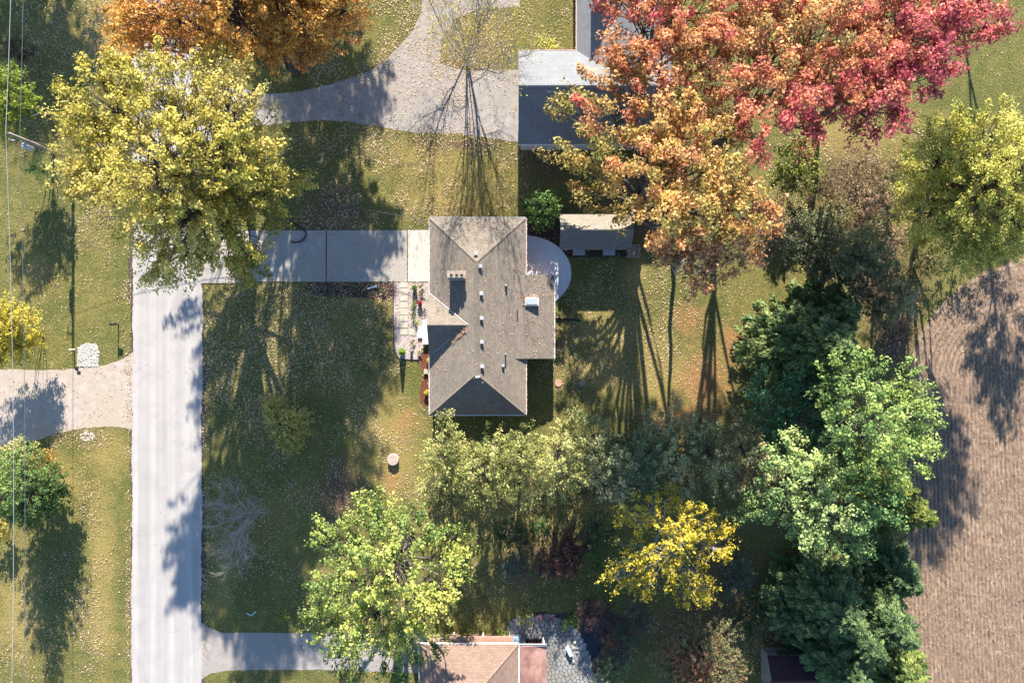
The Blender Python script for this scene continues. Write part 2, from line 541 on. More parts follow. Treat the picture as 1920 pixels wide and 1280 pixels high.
ed = MB(); ed.tube([(*W(x, y)[:2], .03) for x, y in ((738,530),(737.5,600),(739,650),(742,664),(749,672),(760,673.5),(785,674.5))], .045, 6)
ed.build('edging', M['metal_dark'], bed)

# ------------------------------------------------------------------ field on the right
def build_field():
    xs = np.arange(32.0, 62.0, .09); ys = np.arange(-42., 14., .23)
    X, Y = np.meshgrid(xs, ys)
    edge = np.array([W(*p)[:2] for p in ((1920+900,430),(2100,455),(1980,468),(1900,484),(1845,502),(1795,532),(1750,575),(1716,625),(1698,680),(1694,760),(1700,900),(1696,1000),(1690,1100),(1688,1300),(1688,1700))])
    edge = densify(edge, .8, False)
    D = np.full(X.shape, 1e9)
    P = np.stack([X.ravel(), Y.ravel()], 1)
    best = np.full(len(P), 1e9); sgn = np.ones(len(P))
    for i in range(len(edge) - 1):
        a, b_ = edge[i], edge[i + 1]
        ab = b_ - a; L = ab @ ab
        t = np.clip(((P - a) @ ab) / L, 0, 1)
        q = P - (a + t[:, None] * ab)
        d = np.sqrt((q ** 2).sum(1))
        cr = ab[0] * (P[:, 1] - a[1]) - ab[1] * (P[:, 0] - a[0])
        m_ = d < best
        best[m_] = d[m_]; sgn[m_] = np.where(cr[m_] > 0, 1, -1)
    D = (best * sgn).reshape(X.shape)
    r = np.random.default_rng(5)
    head = (Y > -6) & (D < 5.5)
    ph = np.where(head, D, X + .045 * Y + .03 * np.sin(Y * .25))
    rows = np.where(head, .03, .045) * np.sin(ph * 2 * math.pi / np.where(head, .45, .36)) + .02 * np.sin(ph * 2 * math.pi / 1.44)
    lump = r.normal(0, .03, X.shape) + .02 * np.sin(X * 1.3 + 1.1 * np.sin(Y * .7)) * np.sin(Y * 1.1)
    Z = .09 + rows + lump
    Z = np.where(D < .9, -.12 + (Z + .12) * np.clip(D / .9, 0, 1) ** .5 * (D > 0), Z)
    Z = np.where(D < 0, -.15, Z)
    keep = D > -.25
    ny_, nx_ = X.shape
    idx = (np.arange(ny_ - 1)[:, None] * nx_ + np.arange(nx_ - 1)[None, :])
    k = keep[:-1, :-1] | keep[1:, 1:] | keep[1:, :-1] | keep[:-1, 1:]
    idx = idx[k]
    F = np.stack([idx, idx + 1, idx + 1 + nx_, idx + nx_], 1)
    used = np.unique(F); remap = np.zeros(ny_ * nx_, int); remap[used] = np.arange(len(used))
    V = np.stack([X.ravel(), Y.ravel(), Z.ravel()], 1)[used]
    F = remap[F]
    me = bpy.data.meshes.new('field')
    me.vertices.add(len(V)); me.vertices.foreach_set('co', V.ravel().astype(np.float32))
    me.loops.add(F.size); me.loops.foreach_set('vertex_index', F.ravel().astype(np.int32))
    me.polygons.add(len(F)); me.polygons.foreach_set('loop_start', np.arange(0, F.size, 4, dtype=np.int32))
    me.update(calc_edges=True)
    at = me.attributes.new('row', 'FLOAT', 'POINT')
    rv = (np.sin(ph * 2 * math.pi / np.where(head, .45, .36)) * .5 + .5).ravel()[used]
    at.data.foreach_set('value', rv.astype(np.float32))
    me.materials.append(M['field'])
    o = bpy.data.objects.new('field', me); COL.objects.link(o); o['kind'] = 'structure'
    return D, X, Y
FD, FX, FY = build_field()

# ------------------------------------------------------------------ leaf-card builder
def leaf_mesh(name, C, N, T, L, Wd, cols, mat, parent=None, kind=None, bend=0.):
    """one rhombic leaf per row: centres C, normals N, long axis T"""
    n = len(C)
    off = np.array(ROOT.get(parent.name, (0, 0, 0))) if parent else np.zeros(3)
    N = N / (np.linalg.norm(N, axis=1)[:, None] + 1e-9)
    T = T - (T * N).sum(1)[:, None] * N
    T = T / (np.linalg.norm(T, axis=1)[:, None] + 1e-9)
    B = np.cross(N, T)
    C = C - off
    L = np.broadcast_to(L, (n,))[:, None]; Wd = np.broadcast_to(Wd, (n,))[:, None]
    V = np.empty((n, 4, 3), np.float32)
    V[:, 0] = C - T * L * .5
    V[:, 1] = C + B * Wd * .5 + T * L * .08 + N * bend * L
    V[:, 2] = C + T * L * .5
    V[:, 3] = C - B * Wd * .5 + T * L * .08 + N * bend * L
    me = bpy.data.meshes.new(name)
    me.vertices.add(4 * n); me.vertices.foreach_set('co', V.ravel())
    me.loops.add(4 * n); me.loops.foreach_set('vertex_index', np.arange(4 * n, dtype=np.int32))
    me.polygons.add(n); me.polygons.foreach_set('loop_start', np.arange(0, 4 * n, 4, dtype=np.int32))
    me.update(calc_edges=True)
    at = me.attributes.new('col', 'FLOAT_COLOR', 'FACE')
    c4 = np.ones((n, 4), np.float32); c4[:, :3] = np.clip(cols, .003, .85)
    at.data.foreach_set('color', c4.ravel())
    me.materials.append(mat)
    o = bpy.data.objects.new(name, me); COL.objects.link(o)
    if parent:
        o.parent = parent; ROOT[o.name] = tuple(off)
    if kind: o['kind'] = kind
    return o

def rsphere(r, n):
    v = r.normal(0, 1, (n, 3))
    return v / (np.linalg.norm(v, axis=1)[:, None] + 1e-9)

def smooth_noise(P, seed, f):
    r = np.random.default_rng(seed)
    s = np.zeros(len(P))
    for k in range(6):
        d = rsphere(r, 1)[0] * f * r.uniform(.6, 1.8)
        s += np.sin(P @ d + r.uniform(0, 6.28))
    return .5 + s / 6.5

def pal_lookup(pal, t):
    pal = np.array(pal); n = len(pal) - 1
    t = np.clip(t, 0, .9999) * n
    i = t.astype(int); f = (t - i)[:, None]
    return pal[i] * (1 - f) + pal[i + 1] * f

# ------------------------------------------------------------------ trees
DENS = 2.3
def limb_pts(a, b_, r, sag=.15, n=4):
    a = np.array(a, float); b_ = np.array(b_, float)
    L = np.linalg.norm(b_ - a)
    pts = []
    j = r.normal(0, .09 * L, 3)
    for k in range(n + 1):
        t = k / n
        p = a + (b_ - a) * t
        p = p + np.array((0, 0, sag * L * math.sin(t * math.pi))) + j * math.sin(t * math.pi) + (r.normal(0, .025 * L, 3) if 0 < k < n else 0)
        pts.append(p)
    return pts

def broadleaf(name, label, cat, base, lobes, pal, leaf=(.22, .15), dens=30., rc=.75, seed=1, trunk_r=.3, bark='bark',
              group=None, up=.45, flat=.55, nf=.35, jit=.16, cl_dens=1.0, twig_vis=1.0, trunks=1, fork=.35, shell=.45, palj=.18, leafmat='leaf', crown_name='crown'):
    """lobes: (px, py, r_px, z[, rz_m]) seen in the photo; base: ground pixel of the trunk"""
    r = np.random.default_rng(seed)
    bx_, by_, _ = W(*base)
    t = thing(name, label, cat, (bx_, by_, 0), group)
    LC = []; LR = []
    for lb in lobes:
        px, py, rp, z = lb[:4]
        c = np.array(W(px, py, z)); rad = rp / S * (1 - z / H)
        rz = lb[4] if len(lb) > 4 else rad * .75
        rz = min(rz, max(z - .05, .2))
        LC.append(c); LR.append((rad, rad, rz))
    LC = np.array(LC); LR = np.array(LR)
    zmin = max((LC[:, 2] - LR[:, 2]).min(), .1); zc = LC[:, 2].mean()
    # clusters
    cc = []; ci = []
    for i in range(len(LC)):
        a = LR[i, 0] * LR[i, 1] * math.pi
        n = max(4, int(a * cl_dens / (rc * rc) * .9))
        d = rsphere(r, n)
        d[:, 2] = np.where(d[:, 2] < -.35, -d[:, 2], d[:, 2])
        q = shell + (1 - shell) * r.random(n) ** .6
        cc.append(LC[i] + d * q[:, None] * LR[i]); ci += [i] * n
    cc = np.concatenate(cc); ci = np.array(ci)
    cc[:, 2] = np.maximum(cc[:, 2], .25)
    # trunk and limbs
    tm = MB(); bmn = MB()
    top = np.array((bx_, by_, 0)) * (1 - fork) + np.array((LC[:, 0].mean(), LC[:, 1].mean(), 0)) * fork
    zf = max(min(zmin * .9, .36 * zc), .22 * zc)
    ftop = np.array((top[0], top[1], zf))
    if trunks == 1:
        p0 = np.array((bx_, by_, 0)); pm_ = (p0 + ftop) / 2 + np.array((*r.normal(0, .08 * trunk_r * 4, 2), 0))
        n_ = 7; wv = r.normal(0, .45 * trunk_r, (n_ + 1, 3)) * np.array((1, 1, 0)); wv[0] = wv[-1] = 0
        tm.tube([p0 + (ftop - p0) * (q_ / n_) ** 1.0 + wv[q_] for q_ in range(n_ + 1)], [trunk_r * (1.4 if q_ == 0 else 1.05 - .3 * q_ / n_) for q_ in range(n_ + 1)], 8)
    forks = [ftop]
    for i in range(len(LC)):
        if trunks > 1:
            p0 = np.array((bx_ + r.normal(0, trunk_r), by_ + r.normal(0, trunk_r), 0)); rr = trunk_r * .45
        else:
            p0 = ftop; rr = trunk_r * .4
        pts = limb_pts(p0, LC[i], r, .08)
        tm.tube(pts, [rr, rr * .8, rr * .62, rr * .45, rr * .3], 6, cap=False)
    if twig_vis > 0:
        for k in range(len(cc)):
            if r.random() > twig_vis: continue
            s_ = LC[ci[k]]; w0 = s_ + (ftop - s_) * r.uniform(0, .4)
            pts = limb_pts(w0, cc[k], r, .06, 2)
            rr = max(trunk_r * .11, .018)
            bmn.tube(pts, [rr, rr * .7, rr * .35], 4, cap=False)
    tm.build('trunk', M[bark], t, True)
    if bmn.v: bmn.build('branches', M[bark], t)
    # leaves
    area = (LR[:, 0] ** 2 * math.pi).sum()
    n = int(area * dens * DENS)
    wts = rc ** 2 * r.uniform(.5, 1.5, len(cc)); wts /= wts.sum()
    k = r.choice(len(cc), n, p=wts)
    crad = rc * r.uniform(.6, 1.25, len(cc))
    dd = rsphere(r, n) * (r.random(n) ** .45)[:, None]
    cax = cc - ftop; cax[:, 2] *= .5
    cax = cax / (np.linalg.norm(cax, axis=1)[:, None] + 1e-9)
    al = (dd * cax[k]).sum(1)[:, None]
    dd2 = (dd - cax[k] * al) * .72 + cax[k] * al * 1.55
    P = cc[k] + dd2 * crad[k][:, None] * np.array((1, 1, flat))
    P[:, 2] = np.maximum(P[:, 2], .06)
    out = P - LC[ci[k]]; out = out / (np.linalg.norm(out, axis=1)[:, None] + 1e-9)
    N = out * .45 + np.array((0, 0, up)) + rsphere(r, n) * .8 + dd * .4
    T = rsphere(r, n) + cax[k] * .8
    tn = smooth_noise(cc, seed + 50, nf) + r.normal(0, palj, len(cc))
    col = pal_lookup(pal, tn[k] + r.normal(0, palj * .5, n))
    col = col * (1 + r.normal(0, jit, n))[:, None] * (1 + r.normal(0, .1, len(cc)))[k][:, None]
    sz = r.lognormal(0, .32, n).clip(.45, 1.9)
    leaf_mesh(crown_name, P, N, T, leaf[0] * .8 * sz, leaf[1] * .8 * sz, col, M[leafmat], t, bend=.08)
    return t

def conifer(name, label, cat, base, h, R, pal, seed=1, nwh=None, leaf=(.34, .11), dens=1., droop=.1, z0=.06, bark='bark', group=None, power=.8, jit=.16, spray=.34, tr=.16):
    r = np.random.default_rng(seed)
    bx_, by_, _ = W(*base)
    t = thing(name, label, cat, (bx_, by_, 0), group)
    tm = MB(); bm_ = MB()
    tm.tube([(bx_, by_, 0), (bx_, by_, h * .5), (bx_ + r.normal(0, .05), by_, h)], [tr, tr * .6, .02], 7)
    nwh = nwh or int(h * 2.4)
    P = []; N = []; T = []; Cc = []
    for w in range(nwh):
        f = (w + .5) / nwh
        z = h * (z0 + (1 - z0) * f)
        Lb = R * (1 - f) ** power * 1.05 + .15
        nb = max(4, int(5 + Lb * 2.2))
        a0 = r.uniform(0, 6.28)
        for b_ in range(nb):
            a = a0 + 6.283 * b_ / nb + r.normal(0, .18)
            L = Lb * r.uniform(.68, 1.15)
            d = np.array((math.cos(a), math.sin(a), 0)); sd = np.array((-d[1], d[0], 0))
            zz = z + r.normal(0, .12)
            tip = np.array((bx_, by_, zz)) + d * L + np.array((0, 0, -droop * L + .12 * L * L / R))
            root = np.array((bx_, by_, zz))
            bm_.tube([root, (root + tip) / 2, tip], [.03, .02, .008], 3, cap=False)
            n = int((20 + L * 70) * dens)
            u = .12 + .88 * r.random(n) ** .7
            wdt = spray * L * (1.05 - u) * .9 + .07
            s = r.uniform(-1, 1, n)
            p = root + (tip - root) * u[:, None] + sd * (s * wdt)[:, None]
            p[:, 2] += r.normal(0, .05 + .02 * L, n)
            P.append(p)
            N.append(np.array((0, 0, 1.)) + rsphere(r, n) * .55 + d * .25)
            T.append(d + sd * (s * .8)[:, None] + rsphere(r, n) * .3)
            c = np.full(n, r.uniform(0, 1)); Cc.append(.55 * c + .45 * u + r.normal(0, .12, n))
    P = np.concatenate(P); N = np.concatenate(N); T = np.concatenate(T); Cc = np.concatenate(Cc)
    P[:, 2] = np.maximum(P[:, 2], .08)
    n = len(P)
    col = pal_lookup(pal, Cc) * (1 + r.normal(0, jit, n))[:, None]
    tm.build('trunk', M[bark], t, True)
    bm_.build('branches', M[bark], t)
    sz = r.uniform(.7, 1.25, n)
    leaf_mesh('crown', P, N, T, leaf[0] * sz, leaf[1] * sz, col, M['leaf'], t)
    return t

def bare_tree(name, label, cat, base, h, spread, stems, seed, bark, r0=.09, levels=3, lean=(0, 0), leafspec=None, split=5, zstart=.3, wig=.1, upb=.5):
    r = np.random.default_rng(seed)
    bx_, by_, _ = W(*base)
    t = thing(name, label, cat, (bx_, by_, 0))
    tm = MB(); tw = MB(); tips = []
    def grow(p, d, L, rad, lv):
        n = 4
        pts = [p]; q = p.copy(); dd = d.copy()
        for k in range(n):
            dd = unit(dd + r.normal(0, wig, 3) + np.array((0, 0, (.06 if lv == 0 else .03) * upb)))
            q = q + dd * L / n
            pts.append(q.copy())
        (tm if lv == 0 else tw).tube(pts, [rad, rad * .85, rad * .7, rad * .55, rad * .35], 6 if lv == 0 else (4 if lv == 1 else 3), cap=False)
        tips.append(q)
        if lv < levels:
            m_ = split if lv == 0 else max(3, split - 1)
            for k in range(m_):
                f = zstart + (1 - zstart) * (k + r.random()) / m_
                i = min(int(f * n), n - 1); pp = pts[i] + (pts[i + 1] - pts[i]) * (f * n - i)
                sd = unit(dd + rsphere(r, 1)[0] * .75 + np.array((0, 0, .15 * upb)))
                grow(pp, sd, L * r.uniform(.34, .58), max(rad * .42, .006), lv + 1)
    for s in range(stems):
        a = 6.283 * s / stems + r.normal(0, .25)
        k = r.uniform(.15, 1.)
        d = unit((math.cos(a) * spread * k + lean[0], math.sin(a) * spread * k + lean[1], h))
        p = np.array((bx_ + math.cos(a) * r0 * 2 * k, by_ + math.sin(a) * r0 * 2 * k, 0.))
        grow(p, d, h * r.uniform(.75, 1.02), r0 * r.uniform(.7, 1.2), 0)
    tm.build('trunk', M[bark], t, True)
    tw.build('branches', M[bark], t)
    if leafspec:
        pal, n, size, sel = leafspec
        tp = np.array(tips); tp = tp[sel(tp)] if sel else tp
        k = r.integers(0, len(tp), n)
        P = tp[k] + r.normal(0, .28, (n, 3)); P[:, 2] = np.maximum(P[:, 2], .1)
        col = pal_lookup(pal, r.random(n))
        leaf_mesh('crown', P, rsphere(r, n) + np.array((0, 0, .6)), rsphere(r, n), size, size * .65, col, M['leaf'], t)
    return t

# ------------------------------------------------------------------ roofs
def clip_v(poly, v0, v1):
    def half(pl, f):
        out = []
        for i in range(len(pl)):
            a, b_ = pl[i], pl[(i + 1) % len(pl)]
            fa, fb = f(a), f(b_)
            if fa >= 0: out.append(a)
            if fa * fb < 0:
                t = fa / (fa - fb); out.append(a + (b_ - a) * t)
        return out
    pl = half(poly, lambda p: p[1] - v0)
    return half(pl, lambda p: v1 - p[1]) if len(pl) > 2 else []

def slope(parent, pts, mat, expo=.16, th=.016, name='roof_slope'):
    """one roof plane laid in overlapping courses; pts[0]->pts[1] runs along the eave"""
    p = [np.array(q, float) for q in pts]
    u = unit(p[1] - p[0]); n = unit(np.cross(p[1] - p[0], p[2] - p[0]))
    if n[2] < 0: n = -n
    v = np.cross(n, u)
    if v[2] < 0: v = -v
    P2 = [np.array(((q - p[0]) @ u, (q - p[0]) @ v)) for q in p]
    vmax = max(q[1] for q in P2); vmin = min(q[1] for q in P2)
    mb = MB()
    k = math.floor(vmin / expo)
    while k * expo < vmax:
        v0, v1 = k * expo, (k + 1) * expo
        c = clip_v(P2, v0, v1)
        if len(c) > 2:
            w3 = [p[0] + u * q[0] + v * q[1] + n * (th * (1 - (q[1] - v0) / expo)) for q in c]
            uv = [(q[0] + 50, q[1] + 50) for q in c]
            a = np.cross(w3[1] - w3[0], w3[2] - w3[0])
            if a @ n < 0: w3 = w3[::-1]; uv = uv[::-1]
            mb.poly(w3, uv)
            low = [q for q in c if abs(q[1] - v0) < 1e-6]
            if len(low) >= 2:
                xs = sorted(q[0] for q in low)
                a0, a1 = (p[0] + u * xs[0] + v * v0), (p[0] + u * xs[-1] + v * v0)
                mb.poly([a0, a1, a1 + n * th, a0 + n * th], [(xs[0]+50, v0+50), (xs[-1]+50, v0+50), (xs[-1]+50, v0+50.01), (xs[0]+50, v0+50.01)])
        k += 1
    # underside
    mb.poly([q - n * .12 for q in p][::-1] if np.cross(p[1]-p[0], p[2]-p[0]) @ n > 0 else [q - n * .12 for q in p], [(0, 0)] * len(p))
    return mb.build(name, M[mat], parent)

def ridge_caps(parent, a, b_, mat, w=.15, name='ridge_cap'):
    a = np.array(a, float); b_ = np.array(b_, float)
    L = np.linalg.norm(b_ - a); d = (b_ - a) / L
    sd = unit(np.cross(d, (0, 0, 1.))); up = np.cross(sd, d)
    mb = MB(); n = int(L / .2)
    for k in range(n):
        p = a + d * L * k / n; q = a + d * L * (k + 1.1) / n
        h0, h1 = .055, .035
        for s in (1, -1):
            pts = [p + up * h0, q + up * h1, q + up * (h1 - w * .42) + sd * s * w, p + up * (h0 - w * .42) + sd * s * w]
            if s < 0: pts = pts[::-1]
            j = random.randint(0, 40)
            mb.poly(pts, [(j, .02), (j + .2, .02), (j + .2, .14), (j, .14)])
        mb.poly([p + up * h0, p + up * (h0 - .02 - w * .42) + sd * w, p + up * (h0 - .03), p + up * (h0 - .02 - w * .42) - sd * w], [(0, .08)] * 4)
    return mb.build(name, M[mat], parent)

def gutter(parent, a, b_, mat='white', w=.085, h=.1, out=(0, 0)):
    a = np.array(a, float); b_ = np.array(b_, float)
    d = unit(b_ - a); sd = np.array((-d[1], d[0], 0)); 
    if sd[:2] @ np.array(out) < 0: sd = -sd
    mb = MB()
    # U-shaped channel
    for (o0, o1, z0, z1) in ((.0, w, -h, -h + .015), (w - .025, w, -h + .015, .01), (.0, .012, -h + .015, .0)):
        c = [(a + sd * o0), (b_ + sd * o0), (b_ + sd * o1), (a + sd * o1)]
        if (c[1] - c[0])[0] * (c[2] - c[1])[1] - (c[1] - c[0])[1] * (c[2] - c[1])[0] < 0: c = c[::-1]
        mb.prism([q[:2] for q in c], a[2] + z0, a[2] + z1, True)
    return mb.build('gutter', M[mat], parent)

def window(parent, c, along, wdt, z0, z1, out):
    """framed window on a wall plane"""
    along = np.array(along, float); out = np.array(out, float)
    def slab(w0, w1, zz0, zz1, d0, d1):
        mb = MB()
        pts = [np.array(c[:2]) + along * a + out * d for a, d in ((w0, d0), (w1, d0), (w1, d1), (w0, d1))]
        if (pts[1]-pts[0])[0]*(pts[2]-pts[1])[1]-(pts[1]-pts[0])[1]*(pts[2]-pts[1])[0] < 0: pts = pts[::-1]
        mb.prism(pts, zz0, zz1, True); return mb
    f = slab(-wdt/2, wdt/2, z0, z1, 0, .05).build('window', M['white'], parent)
    for s in (0, 1):
        a0 = -wdt/2 + .06 + s * (wdt/2 - .03)
        slab(a0, a0 + wdt/2 - .09, z0 + .06, z1 - .06, .05, .056).build('pane', M['glass'], f)

# ---- main house
hx = thing('house', 'single-storey house with weathered hipped shingle roof, stone chimney and half-round patio', 'house', W(895, 590))
EZ = 2.9
def E(px, py, z=EZ): return np.array(W(px, py, z))
nw, ne, se, sw = E(805,409), E(985,409), E(986,777), E(807,777)
x0, x1 = (nw[0] + sw[0]) / 2, (ne[0] + se[0]) / 2
yt, yb = nw[1], se[1]
nw, ne, se, sw = [np.array(q) for q in ((x0,yt,EZ),(x1,yt,EZ),(x1,yb,EZ),(x0,yb,EZ))]
xm = (x0 + x1) / 2
half = (x1 - x0) / 2
RZ = EZ + half * .49
ra = np.array((xm, W(0, 491, RZ)[1], RZ)); rb = np.array((xm, W(0, 701, RZ)[1], RZ))
sh = 'shingle_house'
slope(hx, [nw, ne, ra], sh)
slope(hx, [se, sw, rb], sh)
slope(hx, [sw, nw, ra, rb], sh)
slope(hx, [ne, se, rb, ra], sh)
ridge_caps(hx, ra, rb, sh, .2)
for a, b_ in ((nw, ra), (ne, ra), (se, rb), (sw, rb)): ridge_caps(hx, a, b_, sh, .11)
# wing on the garden side, low slope
wy0, wy1 = W(0, 672, 2.6)[1], W(0, 516, 2.6)[1]
wx = W(1039, 0, 2.6)[0]
zi = EZ + .30
xi = x1 - .30 / .49
slope(hx, [(wx, wy1, 2.55), (wx, wy0, 2.55), (xi - .3, wy0, zi + .15), (xi - .3, wy1, zi + .15)], sh)
wm = MB(); wm.box(x1 - 1, wx - .3, wy0 + .3, wy1 - .3, 0, 2.42); wm.build('wing_wall', M['brick_wall'], hx)
# cross gable over the entrance
gz = EZ + (W(877,0,4.4)[0] - x0) * .49
gy = W(0, 609, gz)[1]; gy1 = W(0, 550, EZ)[1]; gy0 = W(0, 666, EZ)[1]
gxr = W(877, 0, gz)[0]; gl = x0 - .06
slope(hx, [(gl, gy1, EZ + .02), (gl, gy, gz + .02), (gxr, gy, gz + .02)][::-1] if False else [(gl, gy, gz + .02), (gxr, gy, gz + .02), (gl, gy1, EZ + .02)], sh)
slope(hx, [(gl, gy, gz + .02), (gxr, gy, gz + .02), (gl, gy0, EZ + .02)], sh)
ridge_caps(hx, (gl, gy, gz + .03), (gxr, gy, gz + .03), sh, .12)
gm = MB(); gm.poly([(gl + .07, gy0 + .1, EZ - .1), (gl + .07, gy, gz - .12), (gl + .07, gy1 - .1, EZ - .1)][::-1]); gm.build('gable_wall', M['siding'], hx)
# valley flashing
vm = MB(); vm.tube([(gl, gy1 + .03, EZ + .06), (gxr, gy + .03, gz + .06)], .028, 5); vm.build('valley_flashing', M['white'], hx)
vm = MB(); vm.tube([(gl, gy0 - .03, EZ + .04), (gxr, gy - .03, gz + .04)], .03, 5); vm.build('valley_flashing', M['metal'], hx)
wl = MB(); wl.box(x0 + .45, x1 - .45, yb + .45, yt - .45, 0, EZ - .13); wl.build('wall', M['brick_wall'], hx)
for a, b_, o in ((nw, ne, (0,1)), (se, sw, (0,-1)), (sw, (x0, gy0 - .05, EZ), (-1,0)), ((x0, gy1 + .05, EZ), nw, (-1,0)), (ne, (x1, wy1 + .02, EZ), (1,0)), ((x1, wy0 - .02, EZ), se, (1,0)), ((wx, wy1, 2.55), (wx, wy0, 2.55), (1,0))):
    gutter(hx, a, b_, 'white', out=o)
for (px_, o) in ((0, (-1, 0)),):
    for cy in (yb + 2.5, yb + 5.2, yt - 5.5):
        window(hx, (x0 + .45, cy, 0), (0, 1), 1.5, .95, 2.1, (-1, 0))
for cx in (xm - 2, xm + 2):
    window(hx, (cx, yb + .45, 0), (1, 0), 1.3, .95, 2.1, (0, -1))
window(hx, (x1 - .45, yt - 2, 0), (0, 1), 1.6, .95, 2.1, (1, 0))
dm = MB(); dm.box(x0 + .4, x0 + .45, gy - .5, gy + .45, .3, 2.35); d_ = dm.build('door', M['white'], hx)
dm = MB(); dm.box(x0 + .36, x0 + .4, gy - .42, gy - .37, 1.2, 1.32); dm.build('handle', M['metal_dark'], d_)
# stoop
a = W(792.5, 645, .4); c = W(806, 600, .4); st = MB(); st.box(a[0], x0 + .45, a[1], c[1], 0, .42); st.build('porch_slab', M['white'], hx)
a = W(783, 633, .2); c = W(792.4, 613, .2); st = MB(); st.box(a[0], c[0], a[1], c[1], 0, .2); st.build('step', M['white'], hx)
# chimney
def roofz(x): return RZ - abs(x - xm) * .49
cz = 5.3
a = W(840, 523.5, cz); c = W(871.5, 509, cz)
ch = MB(); ch.box(a[0], c[0], a[1], c[1], 3.2, cz - .1); cho = ch.build('chimney', M['chim'], hx)
ch = MB(); ch.box(a[0] - .08, c[0] + .08, a[1] + .1, c[1] + .08, cz - .1, cz); ch.build('chimney_cap', M['chim'], cho)
for fx in (.2, .52, .82):
    f = MB(); cx = a[0] + (c[0] - a[0]) * fx; cy = a[1] + .3
    f.box(cx - .15, cx + .15, cy - .16, cy + .16, cz, cz + .17); fo = f.build('flue', M['chim'], cho)
    f = MB(); f.box(cx - .1, cx + .1, cy - .11, cy + .11, cz + .17, cz + .176); f.build('flue_opening', M['black'], fo)
def box_vent(px, py, sz=.3, h=.2, mat='galv'):
    z = 4.6
    for _ in range(3):
        x, y, _z = W(px, py, z); z = roofz(x) if (rb[1] < y < ra[1]) else RZ - .25
    v = MB(); v.box(x - sz*.3, x + sz*.3, y - sz*.3, y + sz*.3, z - .12, z + h); o = v.build('roof_vent', M[mat], hx)
    v = MB(); v.box(x - sz/2, x + sz/2, y - sz/2, y + sz/2, z + h, z + h + .07); v.build('vent_cap', M[mat], o)
for p in ((901,499),(903,550),(903.5,596),(904,640.5),(904.5,686)): box_vent(*p)
box_vent(892.5, 475, .3, .12)
v = MB(); x, y, _ = W(895, 706, RZ); v.box(x - .16, x + .16, y - .08, y + .08, RZ - .4, RZ - .02); v.build('roof_vent', M['white'], hx)
for (px, py, r_, hh, mt) in ((949,535,.09,.35,'galv'),(970,582,.05,.5,'metal_dark'),(948,663,.06,.55,'galv'),(943.5,685,.12,.25,'metal'),(1003,581,.04,.25,'metal_dark')):
    z = 3.6
    for _ in range(3):
        x, y, _z = W(px, py, z); z = roofz(x) if x < x1 else 2.9
    v = MB(); v.cyl((x, y), r_, z - .15, z + hh, 10); v.build('vent_pipe', M[mt], hx)
# skylight
x0s, y0s, _ = W(984.5, 573, 3.1); x1s, y1s, _ = W(1010, 557.5, 3.1)
v = MB(); v.box(x0s, x1s, y0s, y1s, 2.6, 3.3); so = v.build('skylight', M['siding'], hx)
v = MB(); v.box(x0s + .1, x1s - .1, y0s + .1, y1s - .1, 3.3, 3.34); v.build('skylight_pane', M['dome'], so)

# ---- garden shed by the patio
sd = thing('garden_shed', 'long low shed with tan shingles on one slope and dark shade on the other', 'shed', W(1120, 440))
sz, rz = 1.9, 3.05
ya, yc = W(0, 402, sz)[1], W(0, 467, sz)[1]; yr = W(0, 430.5, rz)[1]
xa, xb = W(1050, 0, 2.4)[0], W(1186, 0, 2.4)[0]
slope(sd, [(xa, ya, sz), (xb, ya, sz), (xb, yr, rz), (xa, yr, rz)], 'shingle_shed')
slope(sd, [(xb, yc, sz), (xa, yc, sz), (xa, yr, rz), (xb, yr, rz)], 'shingle_shed')
ridge_caps(sd, (xa, yr, rz), (xb, yr, rz), 'shingle_shed', .12)
w_ = MB(); w_.box(xa + .2, xb - .2, yc + .2, ya - .2, 0, sz - .1)
w_.poly([(xa + .2, ya - .2, sz - .1), (xa + .2, yr, rz - .15), (xa + .2, yc + .2, sz - .1)]); w_.poly([(xb - .2, yc + .2, sz - .1), (xb - .2, yr, rz - .15), (xb - .2, ya - .2, sz - .1)])
w_.build('wall', M['siding'], sd)
v = MB(); x, y, _ = W(1117, 426.5, 3); v.box(x - .14, x + .14, y - .1, y + .1, 2.75, 3.1); v.build('roof_vent', M['galv'], sd)
for px in (1085.5, 1142):
    x, y, _ = W(px, 472, .5)
    hb = thing('storage_box', 'grey two-lidded storage box under the shed eave ' + ('nearer the half-round patio' if px < 1100 else 'nearer the firewood stack'), 'box', (x, y, 0), 'storage boxes below the shed eave')
    v = MB(); v.box(x - .52, x + .52, y - .28, y + .22, 0, .62); v.build('body', M['metal'], hb)
    for s in (-1, 1):
        v = MB(); v.box(x + s * .27 - .25, x + s * .27 + .25, y - .3, y + .22, .62, .66); v.build('lid', M['metal'], hb)
# stacked firewood rounds / block screen beside the shed
x, y, _ = W(1185.5, 473)
ws = thing('firewood_stack', 'stack of reddish split firewood ends beside the shed\'s sunny end', 'firewood', (x, y, 0))
for r_ in range(5):
    for c_ in range(6):
        v = MB(); cx = x - .52 + c_ * .2 + (r_ % 2) * .1; cy = y - .42 + r_ * .24
        v.obox((cx, cy), (1, random.uniform(-.2, .2)), .08, .1, 0, .55 + random.uniform(-.08, .08))
        v.build('log', M['wood'] if (r_ + c_) % 3 else M['terracotta'], ws)

